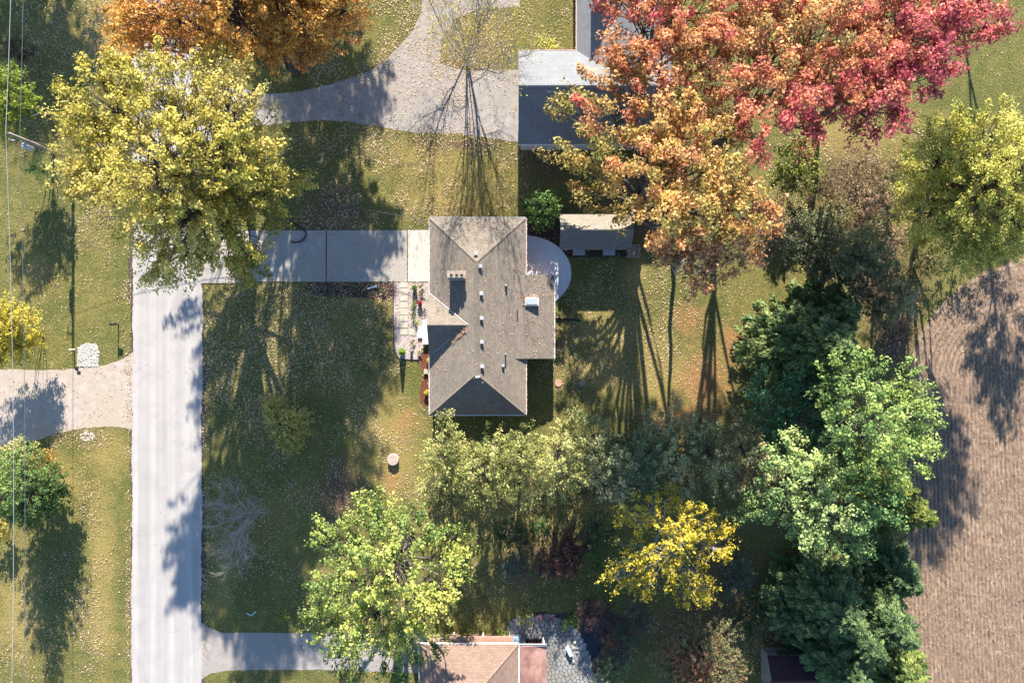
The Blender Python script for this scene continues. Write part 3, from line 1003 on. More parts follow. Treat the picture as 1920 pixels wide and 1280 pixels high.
# ---- neighbour house at the top
nb = thing('neighbour_house', 'grey-shingled L-shaped house with wide garage half hidden by red oaks', 'house', W(1060, 180))
ez, rz = 2.9, 6.2
ya, yc = W(0, 96, ez)[1], W(0, 270, ez)[1]; yr = W(0, 160.5, rz)[1]; yr = max(yr, yc + .5)
xa, xb = W(972, 0, 4)[0], W(1250, 0, 4)[0]
slope(nb, [(xa, ya, ez), (xb, ya, ez), (xb, yr, rz), (xa, yr, rz)], 'shingle_grey', .2, .01)
slope(nb, [(xb, yc, ez), (xa, yc, ez), (xa, yr, rz), (xb, yr, rz)], 'shingle_grey', .2, .01)
ridge_caps(nb, (xa, yr, rz), (xb, yr, rz), 'shingle_grey', .12)
w_ = MB(); w_.box(xa + .25, xb - .25, yc + .3, ya - .3, 0, ez - .13); w_.poly([(xa + .25, ya - .3, ez - .13), (xa + .25, yr, rz - .25), (xa + .25, yc + .3, ez - .13)]); w_.build('garage_wall', M['siding'], nb)
gutter(nb, (xa, yc, ez), (xb, yc, ez), 'white', out=(0, -1)); gutter(nb, (xa, ya, ez), (W(1080,0,ez)[0], ya, ez), 'white', out=(0, 1))
v = MB(); x, y, _ = W(1030, 171, 5.8); v.box(x - .17, x + .17, y - .15, y + .15, 5.2, 5.95); v.build('roof_vent', M['galv'], nb)
# main wing runs away to the top: left slope seen
lx = W(1082, 0, ez)[0]; rx = W(1260, 0, ez)[0]; mx = (lx + rx) / 2; mz = 6.0
y0n, y1n = yr + .6, W(0, -260, ez)[1]
slope(nb, [(lx, y0n, ez), (lx, y1n, ez), (mx, y1n, mz), (mx, y0n, mz)], 'shingle_grey', .2, .01)
slope(nb, [(rx, y1n, ez), (rx, y0n, ez), (mx, y0n, mz), (mx, y1n, mz)], 'shingle_grey', .2, .01)
w_ = MB(); w_.box(lx + .3, rx - .3, ya, y1n - .3, 0, ez - .14); w_.build('wall', M['brick_wall'], nb)
# a tall gabled dormer on the left slope throws the dark wedge
dmz = 6.1; dy0, dy1 = W(0, -10, dmz)[1], W(0, -70, dmz)[1]; dx0 = W(1116, 0, 5.2)[0]
dm = MB(); dm.box(dx0, mx, dy0, dy1, ez + .3, dmz - 1.0); dmo = dm.build('dormer', M['siding'], nb)
ym = (dy0 + dy1) / 2
dr = MB()
for s, yy in ((1, dy0 - .2), (-1, dy1 + .2)):
    pts = [(dx0 - .2, yy, dmz - 1.0), (mx + .3, yy, dmz - 1.0), (mx + .3, ym, dmz + .3), (dx0 - .2, ym, dmz + .3)]
    dr.poly(pts if s > 0 else pts[::-1], [(0, 0), (3, 0), (3, 1.8), (0, 1.8)])
dr.build('dormer_roof', M['shingle_grey'], dmo)
gutter(nb, (lx, ya + .05, ez), (lx, y1n, ez), 'white', out=(-1, 0))

# ---- neighbour house at the bottom
bh = thing('brown_roof_house', 'house with warm brown hipped shingle roof and pink metal porch roof by the flagstones', 'house', W(880, 1270))
ez = 2.9
xl, xr_ = W(787, 0, ez)[0], W(972, 0, ez)[0]; yt_ = W(0, 1207, ez)[1]; yb_ = yt_ - 16
hh = (xr_ - xl) / 2; rz = ez + hh * .42; xmid = (xl + xr_) / 2
p1, p2, p3, p4 = (xl, yt_, ez), (xr_, yt_, ez), (xr_, yb_, ez), (xl, yb_, ez)
r1, r2 = (xmid, yt_ - hh, rz), (xmid, yb_ + hh, rz)
slope(bh, [p1, p2, r1], 'shingle_brown'); slope(bh, [p3, p4, r2], 'shingle_brown'); slope(bh, [p2, p3, r2, r1], 'shingle_brown'); slope(bh, [p4, p1, r1, r2], 'shingle_brown')
for a, b_ in ((p1, r1), (p2, r1), (r1, r2)): ridge_caps(bh, a, b_, 'shingle_brown', .11)
w_ = MB(); w_.box(xl + .4, xr_ - .4, yb_ + .4, yt_ - .4, 0, ez - .13); w_.build('wall', M['brick_wall'], bh)
gutter(bh, p1, p2, out=(0, 1)); gutter(bh, p2, p3, out=(1, 0)); gutter(bh, p4, p1, out=(-1, 0))
# lower porch roof strip behind
a = W(842, 1204, 2.5); c = W(962, 1194, 2.5)
v = MB(); v.prism([(a[0], yt_ - .1), (c[0], yt_ - .1), (c[0], c[1]), (a[0], c[1])], 2.3, 2.42, True); v.build('porch_roof', M['tan_roof'], bh)
for px in (850, 905, 955):
    q = W(px, 1195, 1); v = MB(); v.box(q[0] - .06, q[0] + .06, c[1] - .75, c[1] - .63, 0, 2.3); v.build('porch_post', M['white'], bh)
# pink metal roof in seamed pans
a = W(974, 0, 2.6)[0]; c = W(1025, 0, 2.6)[0]; yv = W(0, 1211, 2.5)[1]
for k in range(7):
    xx0 = a + (c - a) * k / 7; xx1 = a + (c - a) * (k + 1) / 7 - .03
    v = MB(); z0 = 2.62 - .05 * k; z1 = z0 - .05
    v.poly([(xx0, yv - 9, z0), (xx1, yv - 9, z1), (xx1, yv, z1), (xx0, yv, z0)])
    v.poly([(xx0, yv, z0 - .06), (xx0, yv, z0), (xx1, yv, z1), (xx1, yv, z1 - .06)])
    v.box(xx1, xx1 + .03, yv - 9, yv, z1 - .06, z1 + .03)
    v.build('roof_pan', M['copper'], bh)
gutter(bh, (a, yv, 2.45), (c, yv, 2.3), 'galv', .16, .12, out=(0, 1))
for px in (1022,):
    for yy in (yv - .3, yv - 4.5): v = MB(); v.box(c - .25, c - .13, yy - .06, yy + .06, 0, 2.2); v.build('porch_post', M['white'], bh)

# ---- maroon shed, bottom right
ms = thing('maroon_shed', 'small shed with maroon roof in deep shade of the dark conifers', 'shed', W(1470, 1240))
ez, rz = 2.0, 3.0
xa, xb = W(1442, 0, 2.3)[0], W(1530, 0, 2.3)[0]; ya, yc = W(0, 1228, ez)[1], W(0, 1300, ez)[1]; yr = (ya + yc) / 2
slope(ms, [(xa, ya, ez), (xb, ya, ez), (xb, yr, rz), (xa, yr, rz)], 'shingle_maroon'); slope(ms, [(xb, yc, ez), (xa, yc, ez), (xa, yr, rz), (xb, yr, rz)], 'shingle_maroon')
w_ = MB(); w_.box(xa + .15, xb - .15, yc + .2, ya - .2, 0, ez - .12); w_.poly([(xa + .15, ya - .2, ez - .12), (xa + .15, yr, rz - .2), (xa + .15, yc + .2, ez - .12)]); w_.build('wall', M['wood'], ms)

# ------------------------------------------------------------------ flagstone patio, pond, garden
pat_px = [(962,1172),(975,1164),(1000,1161),(1030,1160),(1052,1170),(1070,1185),(1083,1203),(1092,1225),(1098,1245),(1108,1262),(1122,1280),(1140,1320),(1140,1420),(1024,1420),(1024,1196),(960,1196)]
fp = sheet('flagstone_patio', pat_px, .012, M['joint'], .05, 21)
poly = np.array([W(x, y)[:2] for x, y in pat_px])
def inside(p, pl):
    c = False; j = len(pl) - 1
    for i in range(len(pl)):
        if (pl[i][1] > p[1]) != (pl[j][1] > p[1]) and p[0] < (pl[j][0]-pl[i][0])*(p[1]-pl[i][1])/(pl[j][1]-pl[i][1])+pl[i][0]: c = not c
        j = i
    return c
seeds = []
r = np.random.default_rng(12)
lo, hi = poly.min(0), poly.max(0)
lo[1] = W(0, 1330)[1]
tries = 0
while tries < 9000:
    p = lo + (hi - lo) * r.random(2); tries += 1
    dmin = .24 + .62 * r.random() ** 1.6
    if inside(p, poly) and all(np.linalg.norm(p - q) > dmin for q in seeds): seeds.append(p)
seeds = np.array(seeds)
def half_clip(pl, mid, nrm):
    out = []
    for i in range(len(pl)):
        a, b_ = pl[i], pl[(i + 1) % len(pl)]
        fa, fb = (mid - a) @ nrm, (mid - b_) @ nrm
        if fa >= 0: out.append(a)
        if fa * fb < 0: out.append(a + (b_ - a) * fa / (fa - fb))
    return out
for i, s in enumerate(seeds):
    cell = [s + np.array(q) for q in ((-.6,-.5),(.55,-.55),(.6,.45),(-.5,.55))]
    for j, q in enumerate(seeds):
        if i != j and np.linalg.norm(q - s) < 1.6:
            d = unit(q - s); cell = half_clip(cell, (s + q) / 2 - d * .025, d)
            if len(cell) < 3: break
    if len(cell) < 3: continue
    cen = np.mean(cell, 0)
    # knock the corners off
    c2 = []
    for k in range(len(cell)):
        a, b_, c = cell[k - 1], cell[k], cell[(k + 1) % len(cell)]
        c2 += [b_ + (a - b_) * .14, b_ + (c - b_) * .14]
    v = MB(); v.prism(c2, .0, .05 + r.uniform(-.008, .012)); v.build('flagstone', M['flag'], fp)
pond = sheet('pond', [(1092,1172),(1115,1166),(1140,1178),(1142,1200),(1128,1215),(1118,1232),(1104,1238),(1096,1225),(1090,1200)], .014, M['water'], .05, 23)
sheet('garden_bed', [(950,1175),(965,1155),(1010,1146),(1060,1150),(1130,1140),(1180,1160),(1180,1230),(1140,1290),(1100,1262),(1080,1200),(1050,1165),(1000,1158),(962,1168)], .004, M['soil'], .12, 24)
# pond-edge stones, each a thing
k = 0
for (px, py, rr) in ((1045,1172,.2),(1078,1204,.17),(1083,1214,.18),(1082,1222,.15),(1089,1234,.2),(1075,1240,.17),(1098,1244,.36),(1064,1178,.2),(1090,1250,.15),(1046,1160,.15),(1076,1214,.16)):
    x, y, _ = W(px, py)
    bm = bmesh.new(); bmesh.ops.create_icosphere(bm, subdivisions=2, radius=rr)
    for vtx in bm.verts:
        vtx.co *= 1 + random.uniform(-.14, .14); vtx.co.z = max(vtx.co.z * .6, -.05)
    me = bpy.data.meshes.new('boulder'); bm.to_mesh(me); bm.free(); me.materials.append(M['flag'])
    o = bpy.data.objects.new('boulder', me); o.location = (x, y, .055); COL.objects.link(o)
    tag(o, 'largest grey boulder where the flagstones meet the feathery shrub' if rr > .3 else 'rounded grey stone edging the garden pond beside the flagstones', 'stone', 'stones along the pond edge')
# lounger
x, y, _ = W(1067.5, 1221, .4)
ln = thing('garden_bench', 'pale blue slab bench standing on the flagstones near the pond', 'bench', (x, y, 0))
ax = unit((.5, -1)); 
v = MB(); v.obox((x, y), ax, .42, .16, .38, .45); v.build('seat', M['blue'], ln)
for s in (-1, 1):
    v = MB(); v.obox((x + ax[0]*.3*s, y + ax[1]*.3*s), ax, .05, .14, .05, .38); v.build('leg', M['galv'], ln)
# window well with grate next to wall
x0w, y1w, _ = W(986, 1196); x1w, y0w, _ = W(1021, 1212)
gw = thing('cellar_window_well', 'dark window well under an iron grate beside the pink porch roof', 'window well', ((x0w + x1w) / 2, (y0w + y1w) / 2, 0))
v = MB(); v.box(x0w, x1w, y0w, y1w, .052, .07); v.build('pit', M['black'], gw)
for (q0, q1, q2, q3) in ((x0w - .06, x1w + .06, y1w, y1w + .06), (x0w - .06, x1w + .06, y0w - .06, y0w), (x0w - .06, x0w, y0w, y1w), (x1w, x1w + .06, y0w, y1w)):
    v = MB(); v.box(q0, q1, q2, q3, .05, .2); v.build('frame_bar', M['metal_dark'], gw)
for k in range(1, 6):
    xx = x0w + (x1w - x0w) * k / 6; v = MB(); v.box(xx - .02, xx + .02, y0w, y1w, .12, .15); v.build('grate_bar', M['rust'], gw)
x, y, _ = W(967, 1203, .8)
bt = thing('rain_barrel', 'blue-grey rain barrel at the corner of the brown roof', 'barrel', (x, y, 0))
v = MB(); v.cyl((x, y), .3, 0, .45, 18, .34); v.cyl((x, y), .34, .45, .9, 18, .29); v.build('body', M['barrel'], bt)
v = MB(); v.cyl((x, y), .31, .9, .94, 18); v.build('lid', M['barrel'], bt)

# ------------------------------------------------------------------ small things
def disc(name, label, cat, px, py, r_, h, mat, ring=True, group=None):
    x, y, _ = W(px, py)
    t = thing(name, label, cat, (x, y, 0), group)
    v = MB(); v.cyl((x, y), r_, 0, h, 28); v.build('body', M[mat], t)
    v = MB(); v.cyl((x, y), r_ * 1.04, h, h + .05, 28, r_ * .98, True); lid = v.build('lid', M[mat], t)
    if ring:
        for q in (.8, .55, .3):
            v = MB(); n = 24
            for k in range(n):
                a0, a1 = 6.2832 * k / n, 6.2832 * (k + 1) / n
                v.poly([(x + math.cos(a) * r_ * rr, y + math.sin(a) * r_ * rr, h + .056) for a, rr in ((a0, q), (a1, q), (a1, q - .06), (a0, q - .06))][::-1])
            v.build('ring', M['wood'], lid)
    return t
disc('well_cover', 'round pale ringed well cover casting a shadow on the front lawn', 'well cover', 738, 860, .5, .36, 'stump')
disc('septic_lid', 'grey concrete septic lid flush in the back lawn', 'septic lid', 1091, 718, .3, .08, 'lid', False)
disc('septic_lid', 'tan soil-covered septic lid close to the house shadow', 'septic lid', 1047, 718, .32, .02, 'tan_roof', False)

# mailbox by the gravel drive
x, y, _ = W(222, 608)
mbx = thing('mailbox', 'black mailbox on a thin post between lawn and road', 'mailbox', (x, y, 0))
v = MB(); v.box(x - .045, x + .045, y - .045, y + .045, 0, 1.36); v.build('post', M['black'], mbx)
v = MB(); n = 10
prof = [(-.1, 0), (.1, 0)] + [(.1 * math.cos(math.pi * k / n), .14 + .1 * math.sin(math.pi * k / n)) for k in range(n + 1)]
for end in (0, 1):
    pts = [(x + .42 if end else x + .05 - .1, y + a, 1.05 + c) for a, c in prof]
    v.poly(pts if end else pts[::-1])
for k in range(len(prof)):
    (a0, c0), (a1, c1) = prof[k], prof[(k + 1) % len(prof)]
    v.poly([(x - .05, y + a0, 1.05 + c0), (x + .42, y + a0, 1.05 + c0), (x + .42, y + a1, 1.05 + c1), (x - .05, y + a1, 1.05 + c1)])
v.build('box', M['black'], mbx)
v = MB(); v.box(x - .02, x + .2, y - .03, y + .03, .98, 1.05); v.build('arm', M['black'], mbx)
# plastic marker and two small flat dark boxes near the rock bed
x, y, _ = W(140, 655); v = MB(); v.tube([(x, y, 0), (x, y, .75), (x, y, .8)], [.05, .05, .035], 8); 
tag(v.build('marker_post', M['white']), 'short white plastic marker post beside the white rock bed', 'marker')
for (px, py) in ((144.3,690.5),(148.3,698)):
    x, y, _ = W(px, py); vb = thing('dark_box', 'small flat dark box ' + ('touching the white rock bed' if px < 146 else 'farther out on the gravel drive'), 'valve box', (x, y, 0), 'flat dark boxes by the gravel drive')
    v = MB(); v.box(x - .15, x + .15, y - .13, y + .13, 0, .05); v.build('rim', M['metal_dark'], vb)
    v = MB(); v.box(x - .12, x + .12, y - .1, y + .1, .05, .06); v.build('lid', M['black'], vb)
# hose on the drive, drain pipe, bent pipe, downspout in the mulch
v = MB(); v.tube([(*W(px, py)[:2], .1) for px, py in ((540,412),(556,420),(568,430),(574,436),(574.5,441),(571,448),(564,453),(553,455),(545,452))], .06, 8)
tag(v.build('drain_hose', M['black'], smooth=True), 'black corrugated hose looped over the corner of the concrete drive', 'hose')
v = MB(); v.tube([(*W(px, py)[:2], .09) for px, py in ((1040,597),(1055,597.5),(1072,599),(1088,600.5))], .085, 8)
tag(v.build('drain_pipe', M['black'], smooth=True), 'straight black drain pipe running from the house wing onto the lawn', 'pipe')
v = MB(); v.tube([(*W(px, py)[:2], .05) for px, py in ((463,1148.5),(471,1153),(480.5,1145.5))], .035, 6)
tag(v.build('bent_pipe', M['blue']), 'bent pale pipe lying on the shaded front lawn', 'pipe')
x, y, _ = W(697, 539); v = MB(); v.obox((x, y), (1, .3), .38, .06, 0.0, .1); v.obox((x + .3, y + .09), (1, .3), .16, .1, .1, .13)
tag(v.build('splash_block', M['white']), 'white downspout extension lying in the dark mulch bed', 'downspout')
x, y, _ = W(799, 697); v = MB(); v.box(x - .18, x + .18, y - .2, y + .2, 0, .22); v.box(x - .13, x + .13, y - .15, y + .15, .22, .25)
tag(v.build('stone_block', M['slab']), 'square pale stone block in the red mulch strip', 'stone block')

# white rock bed: small stones nobody counts
def stones(name, label, pxpoly, n, smin, smax, mat, seed, zz=.0, parent=None):
    r = np.random.default_rng(seed)
    pl = np.array([W(x, y)[:2] for x, y in pxpoly]); lo, hi = pl.min(0), pl.max(0)
    V = []; F = []
    base = np.array([(1,0,0),(-1,0,0),(0,1,0),(0,-1,0),(0,0,1),(0,0,-.2)], float)
    fc = [(0,2,4),(2,1,4),(1,3,4),(3,0,4)]
    while n > 0:
        p = lo + (hi - lo) * r.random(2)
        if not inside(p, pl): continue
        n -= 1
        s = r.uniform(smin, smax); a = r.uniform(0, 6.28)
        q = base * (s * r.uniform(.7, 1.2), s * r.uniform(.6, 1.), s * .6) 
        q = q + r.normal(0, s * .12, q.shape)
        q = np.stack([q[:,0]*math.cos(a)-q[:,1]*math.sin(a)+p[0], q[:,0]*math.sin(a)+q[:,1]*math.cos(a)+p[1], np.maximum(q[:,2], 0)+zz], 1)
        i = len(V); V += q.tolist(); F += [tuple(i + k for k in f) for f in fc]
    me = bpy.data.meshes.new(name); me.from_pydata(V, [], F); me.materials.append(mat)
    o = bpy.data.objects.new(name, me); COL.objects.link(o)
    if parent: o.parent = parent; o['kind'] = 'stuff'
    else: tag(o, label, 'rocks', kind='stuff')
    return o
sheet('rock_bed_soil', [(147,650),(165,644),(183,645),(186,660),(184,686),(165,690),(146,687)], .006, M['soil'], .06, 31)
stones('white_rocks', 'bed of loose white rocks on the lawn beside the gravel drive', [(146,652),(160,643),(183,646),(185,660),(184,686),(165,688),(145,686)], 750, .05, .11, M['stone_white'], 32, .005)
stones('pale_rocks', 'small heap of pale rocks at the lower edge of the gravel drive', [(150,812),(160,806),(175,810),(176,824),(160,826),(150,822)], 70, .05, .12, M['stone_white'], 33, .005)
stones('gravel', None, [(740,530),(804,530),(804,640),(788,655),(784,672),(756,671),(744,664),(740,640)], 5200, .025, .06, M['gravel_bed'], 34, .008, bed)

# utility poles, wires, transformer
px0, py0 = W(137, 300)[:2]
def pole(y, label, transformer):
    t = thing('utility_pole', label, 'utility pole', (px0, y, 0), 'utility poles along the verge')
    v = MB(); v.tube([(px0, y, 0), (px0, y, 4), (px0, y, 7.75)], [.16, .14, .11], 12); v.build('shaft', M['pole'], t, True)
    v = MB(); v.cyl((px0, y), .04, 7.75, 8.1, 8); v.build('insulator', M['galv'], t)
    if transformer:
        v = MB(); v.cyl((px0 - .1, y - .42), .24, 5.15, 5.95, 18, cap0=True); v.cyl((px0 - .1, y - .42), .24, 5.95, 6.03, 18, .16); tr_ = v.build('transformer', M['galv'], t, False)
        v = MB(); v.cyl((px0 - .1, y - .42), .05, 6.03, 6.25, 8); v.build('bushing', M['galv'], tr_)
        v = MB(); v.box(px0 - .14, px0 + .02, y - .3, y - .08, 5.3, 5.4); v.box(px0 - .14, px0 + .02, y - .3, y - .08, 5.75, 5.85); v.build('bracket', M['metal'], tr_)
        v = MB(); v.box(px0 - .5, px0 - .1, y - .3, y - .24, 6.9, 6.98); v.cyl((px0 - .45, y - .27), .04, 6.65, 7.2, 8, cap0=True); v.build('cutout_switch', M['galv'], t)
        v = MB(); v.tube([(px0 - .1, y - .42, 6.25), (px0 - .35, y - .5, 6.5), (px0 - .45, y - .27, 6.66)], .015, 5); v.build('jumper', M['terracotta'], t)
        v = MB(); v.box(px0 - .03, px0 + .03, y - .1, y + .14, 6.55, 6.66); v.build('bracket', M['metal'], t)
    return t
ypl = [py0, py0 - 58, py0 + 55]
pole(ypl[0], 'wooden utility pole with a grey can transformer above the yellow maple\'s edge', True)
pole(ypl[1], 'wooden utility pole further down the verge past the tall evergreen', False)
pole(ypl[2], 'wooden utility pole further up the verge past the shaded lawn', False)
def wire(z, dx, sag, label):
    t = MB(); pts = []
    for a, b_ in ((ypl[2], ypl[0]), (ypl[0], ypl[1])):
        for k in range(25):
            f = k / 24; pts.append((px0 + dx, a + (b_ - a) * f, z - sag * 4 * f * (1 - f)))
    t.tube(pts, .02, 5)
    tag(t.build('power_wire', M['galv']), label, 'wire')
wire(8.12, 0, .85, 'upper overhead power wire running along the verge over the pole top')
wire(6.62, .0, .6, 'lower overhead neutral wire running along the verge below the pole top')
t = MB(); a = np.array((px0, py0, 6.3)); b_ = np.array((*W(985, 420)[:2], 2.75)); b_ = np.array((x0 + .1, yt - .3, 3.1))
t.tube([a + (b_ - a) * k / 20 - np.array((0, 0, 1.3 * 4 * (k/20) * (1 - k/20))) for k in range(21)], .018, 4)
tag(t.build('service_wire', M['metal_dark']), 'thin service wire from the transformer pole to the hipped house', 'wire')

# ------------------------------------------------------------------ planting
K = 1.3
def c(r, g, b):
    q = A(r, g, b, K); m_ = sum(q) / 3
    return tuple(x * .93 + m_ * .07 for x in q)
YEL = [c(150,148,58), c(194,182,68), c(220,202,86), c(240,220,122)]
broadleaf('maple_tree', 'broad golden-yellow maple overhanging the road and the concrete drive', 'tree', (470,392),
  [(205,200,95,14.5),(320,185,105,17),(430,175,85,15),(165,285,70,14),(290,305,115,18),(415,295,105,16),(500,370,70,11.5),
   (340,410,105,14.5),(430,445,90,11.5),(265,395,85,14),(335,490,65,11.5),(125,335,42,15),(475,225,60,13),(395,120,45,15),(240,140,55,15),(545,350,40,8.5),(140,215,50,15.5),(470,500,50,8.5),(300,515,40,12),(220,330,70,15),(180,370,45,14.5),(370,250,70,17),(500,300,60,13),(310,395,75,10.5),(400,375,85,10),(450,330,70,9.5),(330,330,80,12)],
  YEL, leaf=(.21,.14), dens=54, rc=.62, seed=11, trunk_r=.36, flat=.4, cl_dens=.85, nf=.3, shell=.25)
ORG = [c(210,156,60), c(234,174,70), c(242,184,84), c(238,158,92)]
broadleaf('maple_tree', 'orange maple above the curved asphalt drive', 'tree', (556,132),
  [(330,40,90,13),(430,25,100,15),(540,35,90,13),(615,70,40,9),(255,60,38,11),(490,105,45,10),(390,-60,120,16),(540,-70,110,16),(605,-40,70,13),(580,100,40,9),(460,-120,130,15),(600,-130,110,13),(650,20,60,10),(590,-10,80,12),(430,80,55,8),(520,78,60,7.5),(595,55,50,7.5),(650,25,45,8),(560,20,80,9),(480,40,70,10),(310,60,65,10),(285,20,65,12),(237,95,32,9),(222,55,36,12.5),(232,20,40,14),(370,70,60,9)],
  ORG, leaf=(.23,.16), dens=38, rc=.65, seed=12, trunk_r=.4, flat=.45, cl_dens=.8, shell=.3)
# red oaks, several trunks
OAK = [c(160,150,84), c(214,172,96), c(232,164,102), c(226,130,96), c(216,104,100), c(204,88,104)]
OAKY = [c(156,150,76), c(208,178,86), c(232,180,98), c(230,154,102), c(220,122,96)]
OAKP = [c(160,140,80), c(214,160,96), c(222,160,116), c(226,150,126)]
broadleaf('oak_tree', 'orange oak with salmon lower limbs reaching over the shed', 'tree', (1205,405),
  [(1150,200,85,16.2),(1240,230,95,16.5),(1120,290,70,8),(1210,320,90,17.4),(1300,300,90,17.2),(1080,210,45,8),(1060,300,38,5.2),(1110,365,45,5),(1330,390,70,17.8),(1250,410,70,17.8),(1180,130,60,15.5),(1390,400,60,17.8),(1350,330,60,17.5),(1300,190,70,16.1),(1360,240,50,16.6),(1190,400,40,5.5),(1260,340,70,17.6)],
  OAKY, leaf=(.23,.165), dens=44, rc=.8, seed=13, trunk_r=.42, nf=.22, flat=.5, cl_dens=.72, shell=.3)
broadleaf('oak_tree', 'pale salmon-pink oak thinning to bare grey twigs above the dark lawn', 'tree', (1262,495),
  [(1290,460,60,16.3),(1350,470,60,16.3),(1320,510,50,16.3),(1250,490,35,16.3),(1420,430,50,16.3),(1300,530,40,16.3),(1400,480,35,16.3),(1440,400,36,16.3),(1260,455,40,16.3),(1340,430,50,16.3),(1380,350,40,16.3)],
  OAKP, leaf=(.24,.17), dens=34, rc=.55, seed=14, trunk_r=.18, nf=.3, flat=.5, cl_dens=.75, bark='bark_grey', shell=.3)
broadleaf('oak_tree', 'crimson oak leaning over the grey roof of the neighbour house', 'tree', (1185,190),
  [(1200,40,80,16.5),(1290,20,90,16.5),(1180,-40,90,15.8),(1290,-70,110,15.6),(1330,90,70,17.1),(1240,110,60,17.1),(1380,40,80,16.7),(1150,90,35,16.8)],
  [c(206,150,80)] + OAK[2:], leaf=(.23,.165), dens=46, rc=.8, seed=15, trunk_r=.4, nf=.25, flat=.5, cl_dens=.72, shell=.3)
broadleaf('oak_tree', 'mottled red and olive oak standing in the middle of the oak group', 'tree', (1345,270),
  [(1440,110,90,16.7),(1500,180,80,17.3),(1410,190,70,17.4),(1530,60,100,16.2),(1440,20,90,15.8),(1570,150,70,16.9),(1500,240,45,17.6),(1380,130,60,16.8),(1420,260,45,17.9),(1460,-60,110,15)],
  OAK[:5], leaf=(.23,.165), dens=46, rc=.8, seed=16, trunk_r=.38, nf=.28, flat=.5, cl_dens=.7, shell=.3)
broadleaf('oak_tree', 'deep red oak at the field side with drooping crimson limbs', 'tree', (1530,225),
  [(1620,120,90,15.5),(1700,60,90,15),(1660,180,60,15.9),(1620,210,60,16.1),(1780,40,80,14.7),(1830,20,60,14.5),(1730,130,60,15.5),(1770,140,40,15.4),(1640,20,100,14.7),(1750,-60,110,13.8),(1560,200,50,16.1),(1580,60,80,14.9),(1690,120,60,15.4),(1600,170,60,15.8),(1850,60,36,14.7),(1690,215,30,16.1)],
  [c(210,156,100), c(222,140,98), c(220,116,98), c(210,100,106), c(196,86,104)], leaf=(.23,.165), dens=46, rc=.8, seed=17, trunk_r=.36, nf=.28, flat=.5, cl_dens=.72, shell=.3)
LIME = [c(170,168,70), c(206,202,84), c(226,220,104), c(238,228,124)]
broadleaf('locust_tree', 'lime-yellow feathery tree beside the ploughed field', 'tree', (1722,392),
  [(1760,290,80,9),(1850,265,80,11),(1850,370,95,11),(1750,400,75,7.5),(1910,330,90,12),(1700,370,36,6),(1930,420,80,10),(1800,450,60,6.5),(1950,260,70,11),(1800,340,80,9),(1720,440,40,4),(1860,440,70,7),(1790,240,50,9),(1730,330,50,6)],
  LIME, leaf=(.19,.10), dens=70, rc=.6, seed=18, trunk_r=.32, flat=.38, cl_dens=1., shell=.3)
GRN = [c(60,96,44), c(104,140,64), c(140,176,86), c(176,204,116)]
GRY = [c(92,126,62), c(146,166,80), c(192,200,94), c(224,218,106)]
broadleaf('maple_tree', 'large green maple turning yellow over the brown-roofed house', 'tree', (765,1010),
  [(700,965,55,9),(650,1010,55,9),(775,1000,60,10),(735,1060,90,14),(640,1105,60,9),(825,1105,50,9),(600,1165,42,7),(700,1165,80,12),(790,1150,60,10),(850,1010,40,5),(740,1215,60,9),(655,1235,42,7),(820,1215,26,6),(860,1050,35,5.5),(690,1080,60,13),(600,1000,30,7),(640,1190,45,8)],
  GRY, leaf=(.22,.16), dens=44, rc=.6, seed=19, trunk_r=.38, flat=.45, cl_dens=.8, nf=.28, shell=.3)
GOLD = [c(170,158,40), c(222,196,40), c(244,216,54), c(250,226,92)]
broadleaf('ash_tree', 'thin brilliant yellow tree with pale twigs showing through', 'tree', (1232,965),
  [(1220,955,50,8),(1290,975,55,9),(1340,1030,42,8),(1250,1050,55,9),(1185,1045,45,7),(1155,1085,30,6),(1300,1100,42,7),(1335,1120,28,6),(1210,1095,30,6),(1170,960,28,6),(1270,1010,50,10),(1340,980,35,7),(1265,930,25,7)],
  GOLD, leaf=(.24,.13), dens=30, rc=.5, seed=20, trunk_r=.2, bark='twig_pale', flat=.5, cl_dens=.75, shell=.3)
BRG = [c(108,140,74), c(148,176,90), c(184,204,104), c(210,218,118)]
broadleaf('maple_tree', 'bright green maple with sunlit pale crown at the field edge', 'tree', (1490,735),
  [(1600,720,75,11),(1690,715,55,9.5),(1690,785,65,10),(1620,795,90,13),(1560,745,45,8.5),(1660,860,80,10),(1570,865,60,9),(1725,745,28,9),(1720,830,40,8)],
  BRG, leaf=(.22,.16), dens=46, rc=.6, seed=21, trunk_r=.34, flat=.45, cl_dens=.8, shell=.3)
broadleaf('maple_tree', 'green maple with layered pale clumps below the bright crown', 'tree', (1462,862),
  [(1520,905,75,10),(1450,935,55,7),(1560,975,80,11),(1635,955,60,10),(1480,860,60,9),(1590,1005,50,9),(1400,950,40,6),(1620,900,50,9),(1510,980,45,8)],
  [c(70,112,62), c(112,150,84), c(156,186,106), c(190,206,124)], leaf=(.22,.16), dens=46, rc=.6, seed=22, trunk_r=.34, flat=.45, cl_dens=.8, shell=.3)
TEAL = [c(52,96,68), c(78,128,86), c(108,158,104), c(134,178,118)]
broadleaf('dogwood_tree', 'teal-green lower tree tucked under the bright maple', 'tree', (1435,752),
  [(1440,740,55,5),(1490,790,60,6),(1430,800,40,4),(1520,720,55,6.5),(1470,840,45,5),(1540,810,40,6),(1410,850,30,4)],
  TEAL, leaf=(.22,.15), dens=46, rc=.55, seed=23, trunk_r=.18, flat=.5, cl_dens=.85, shell=.3)
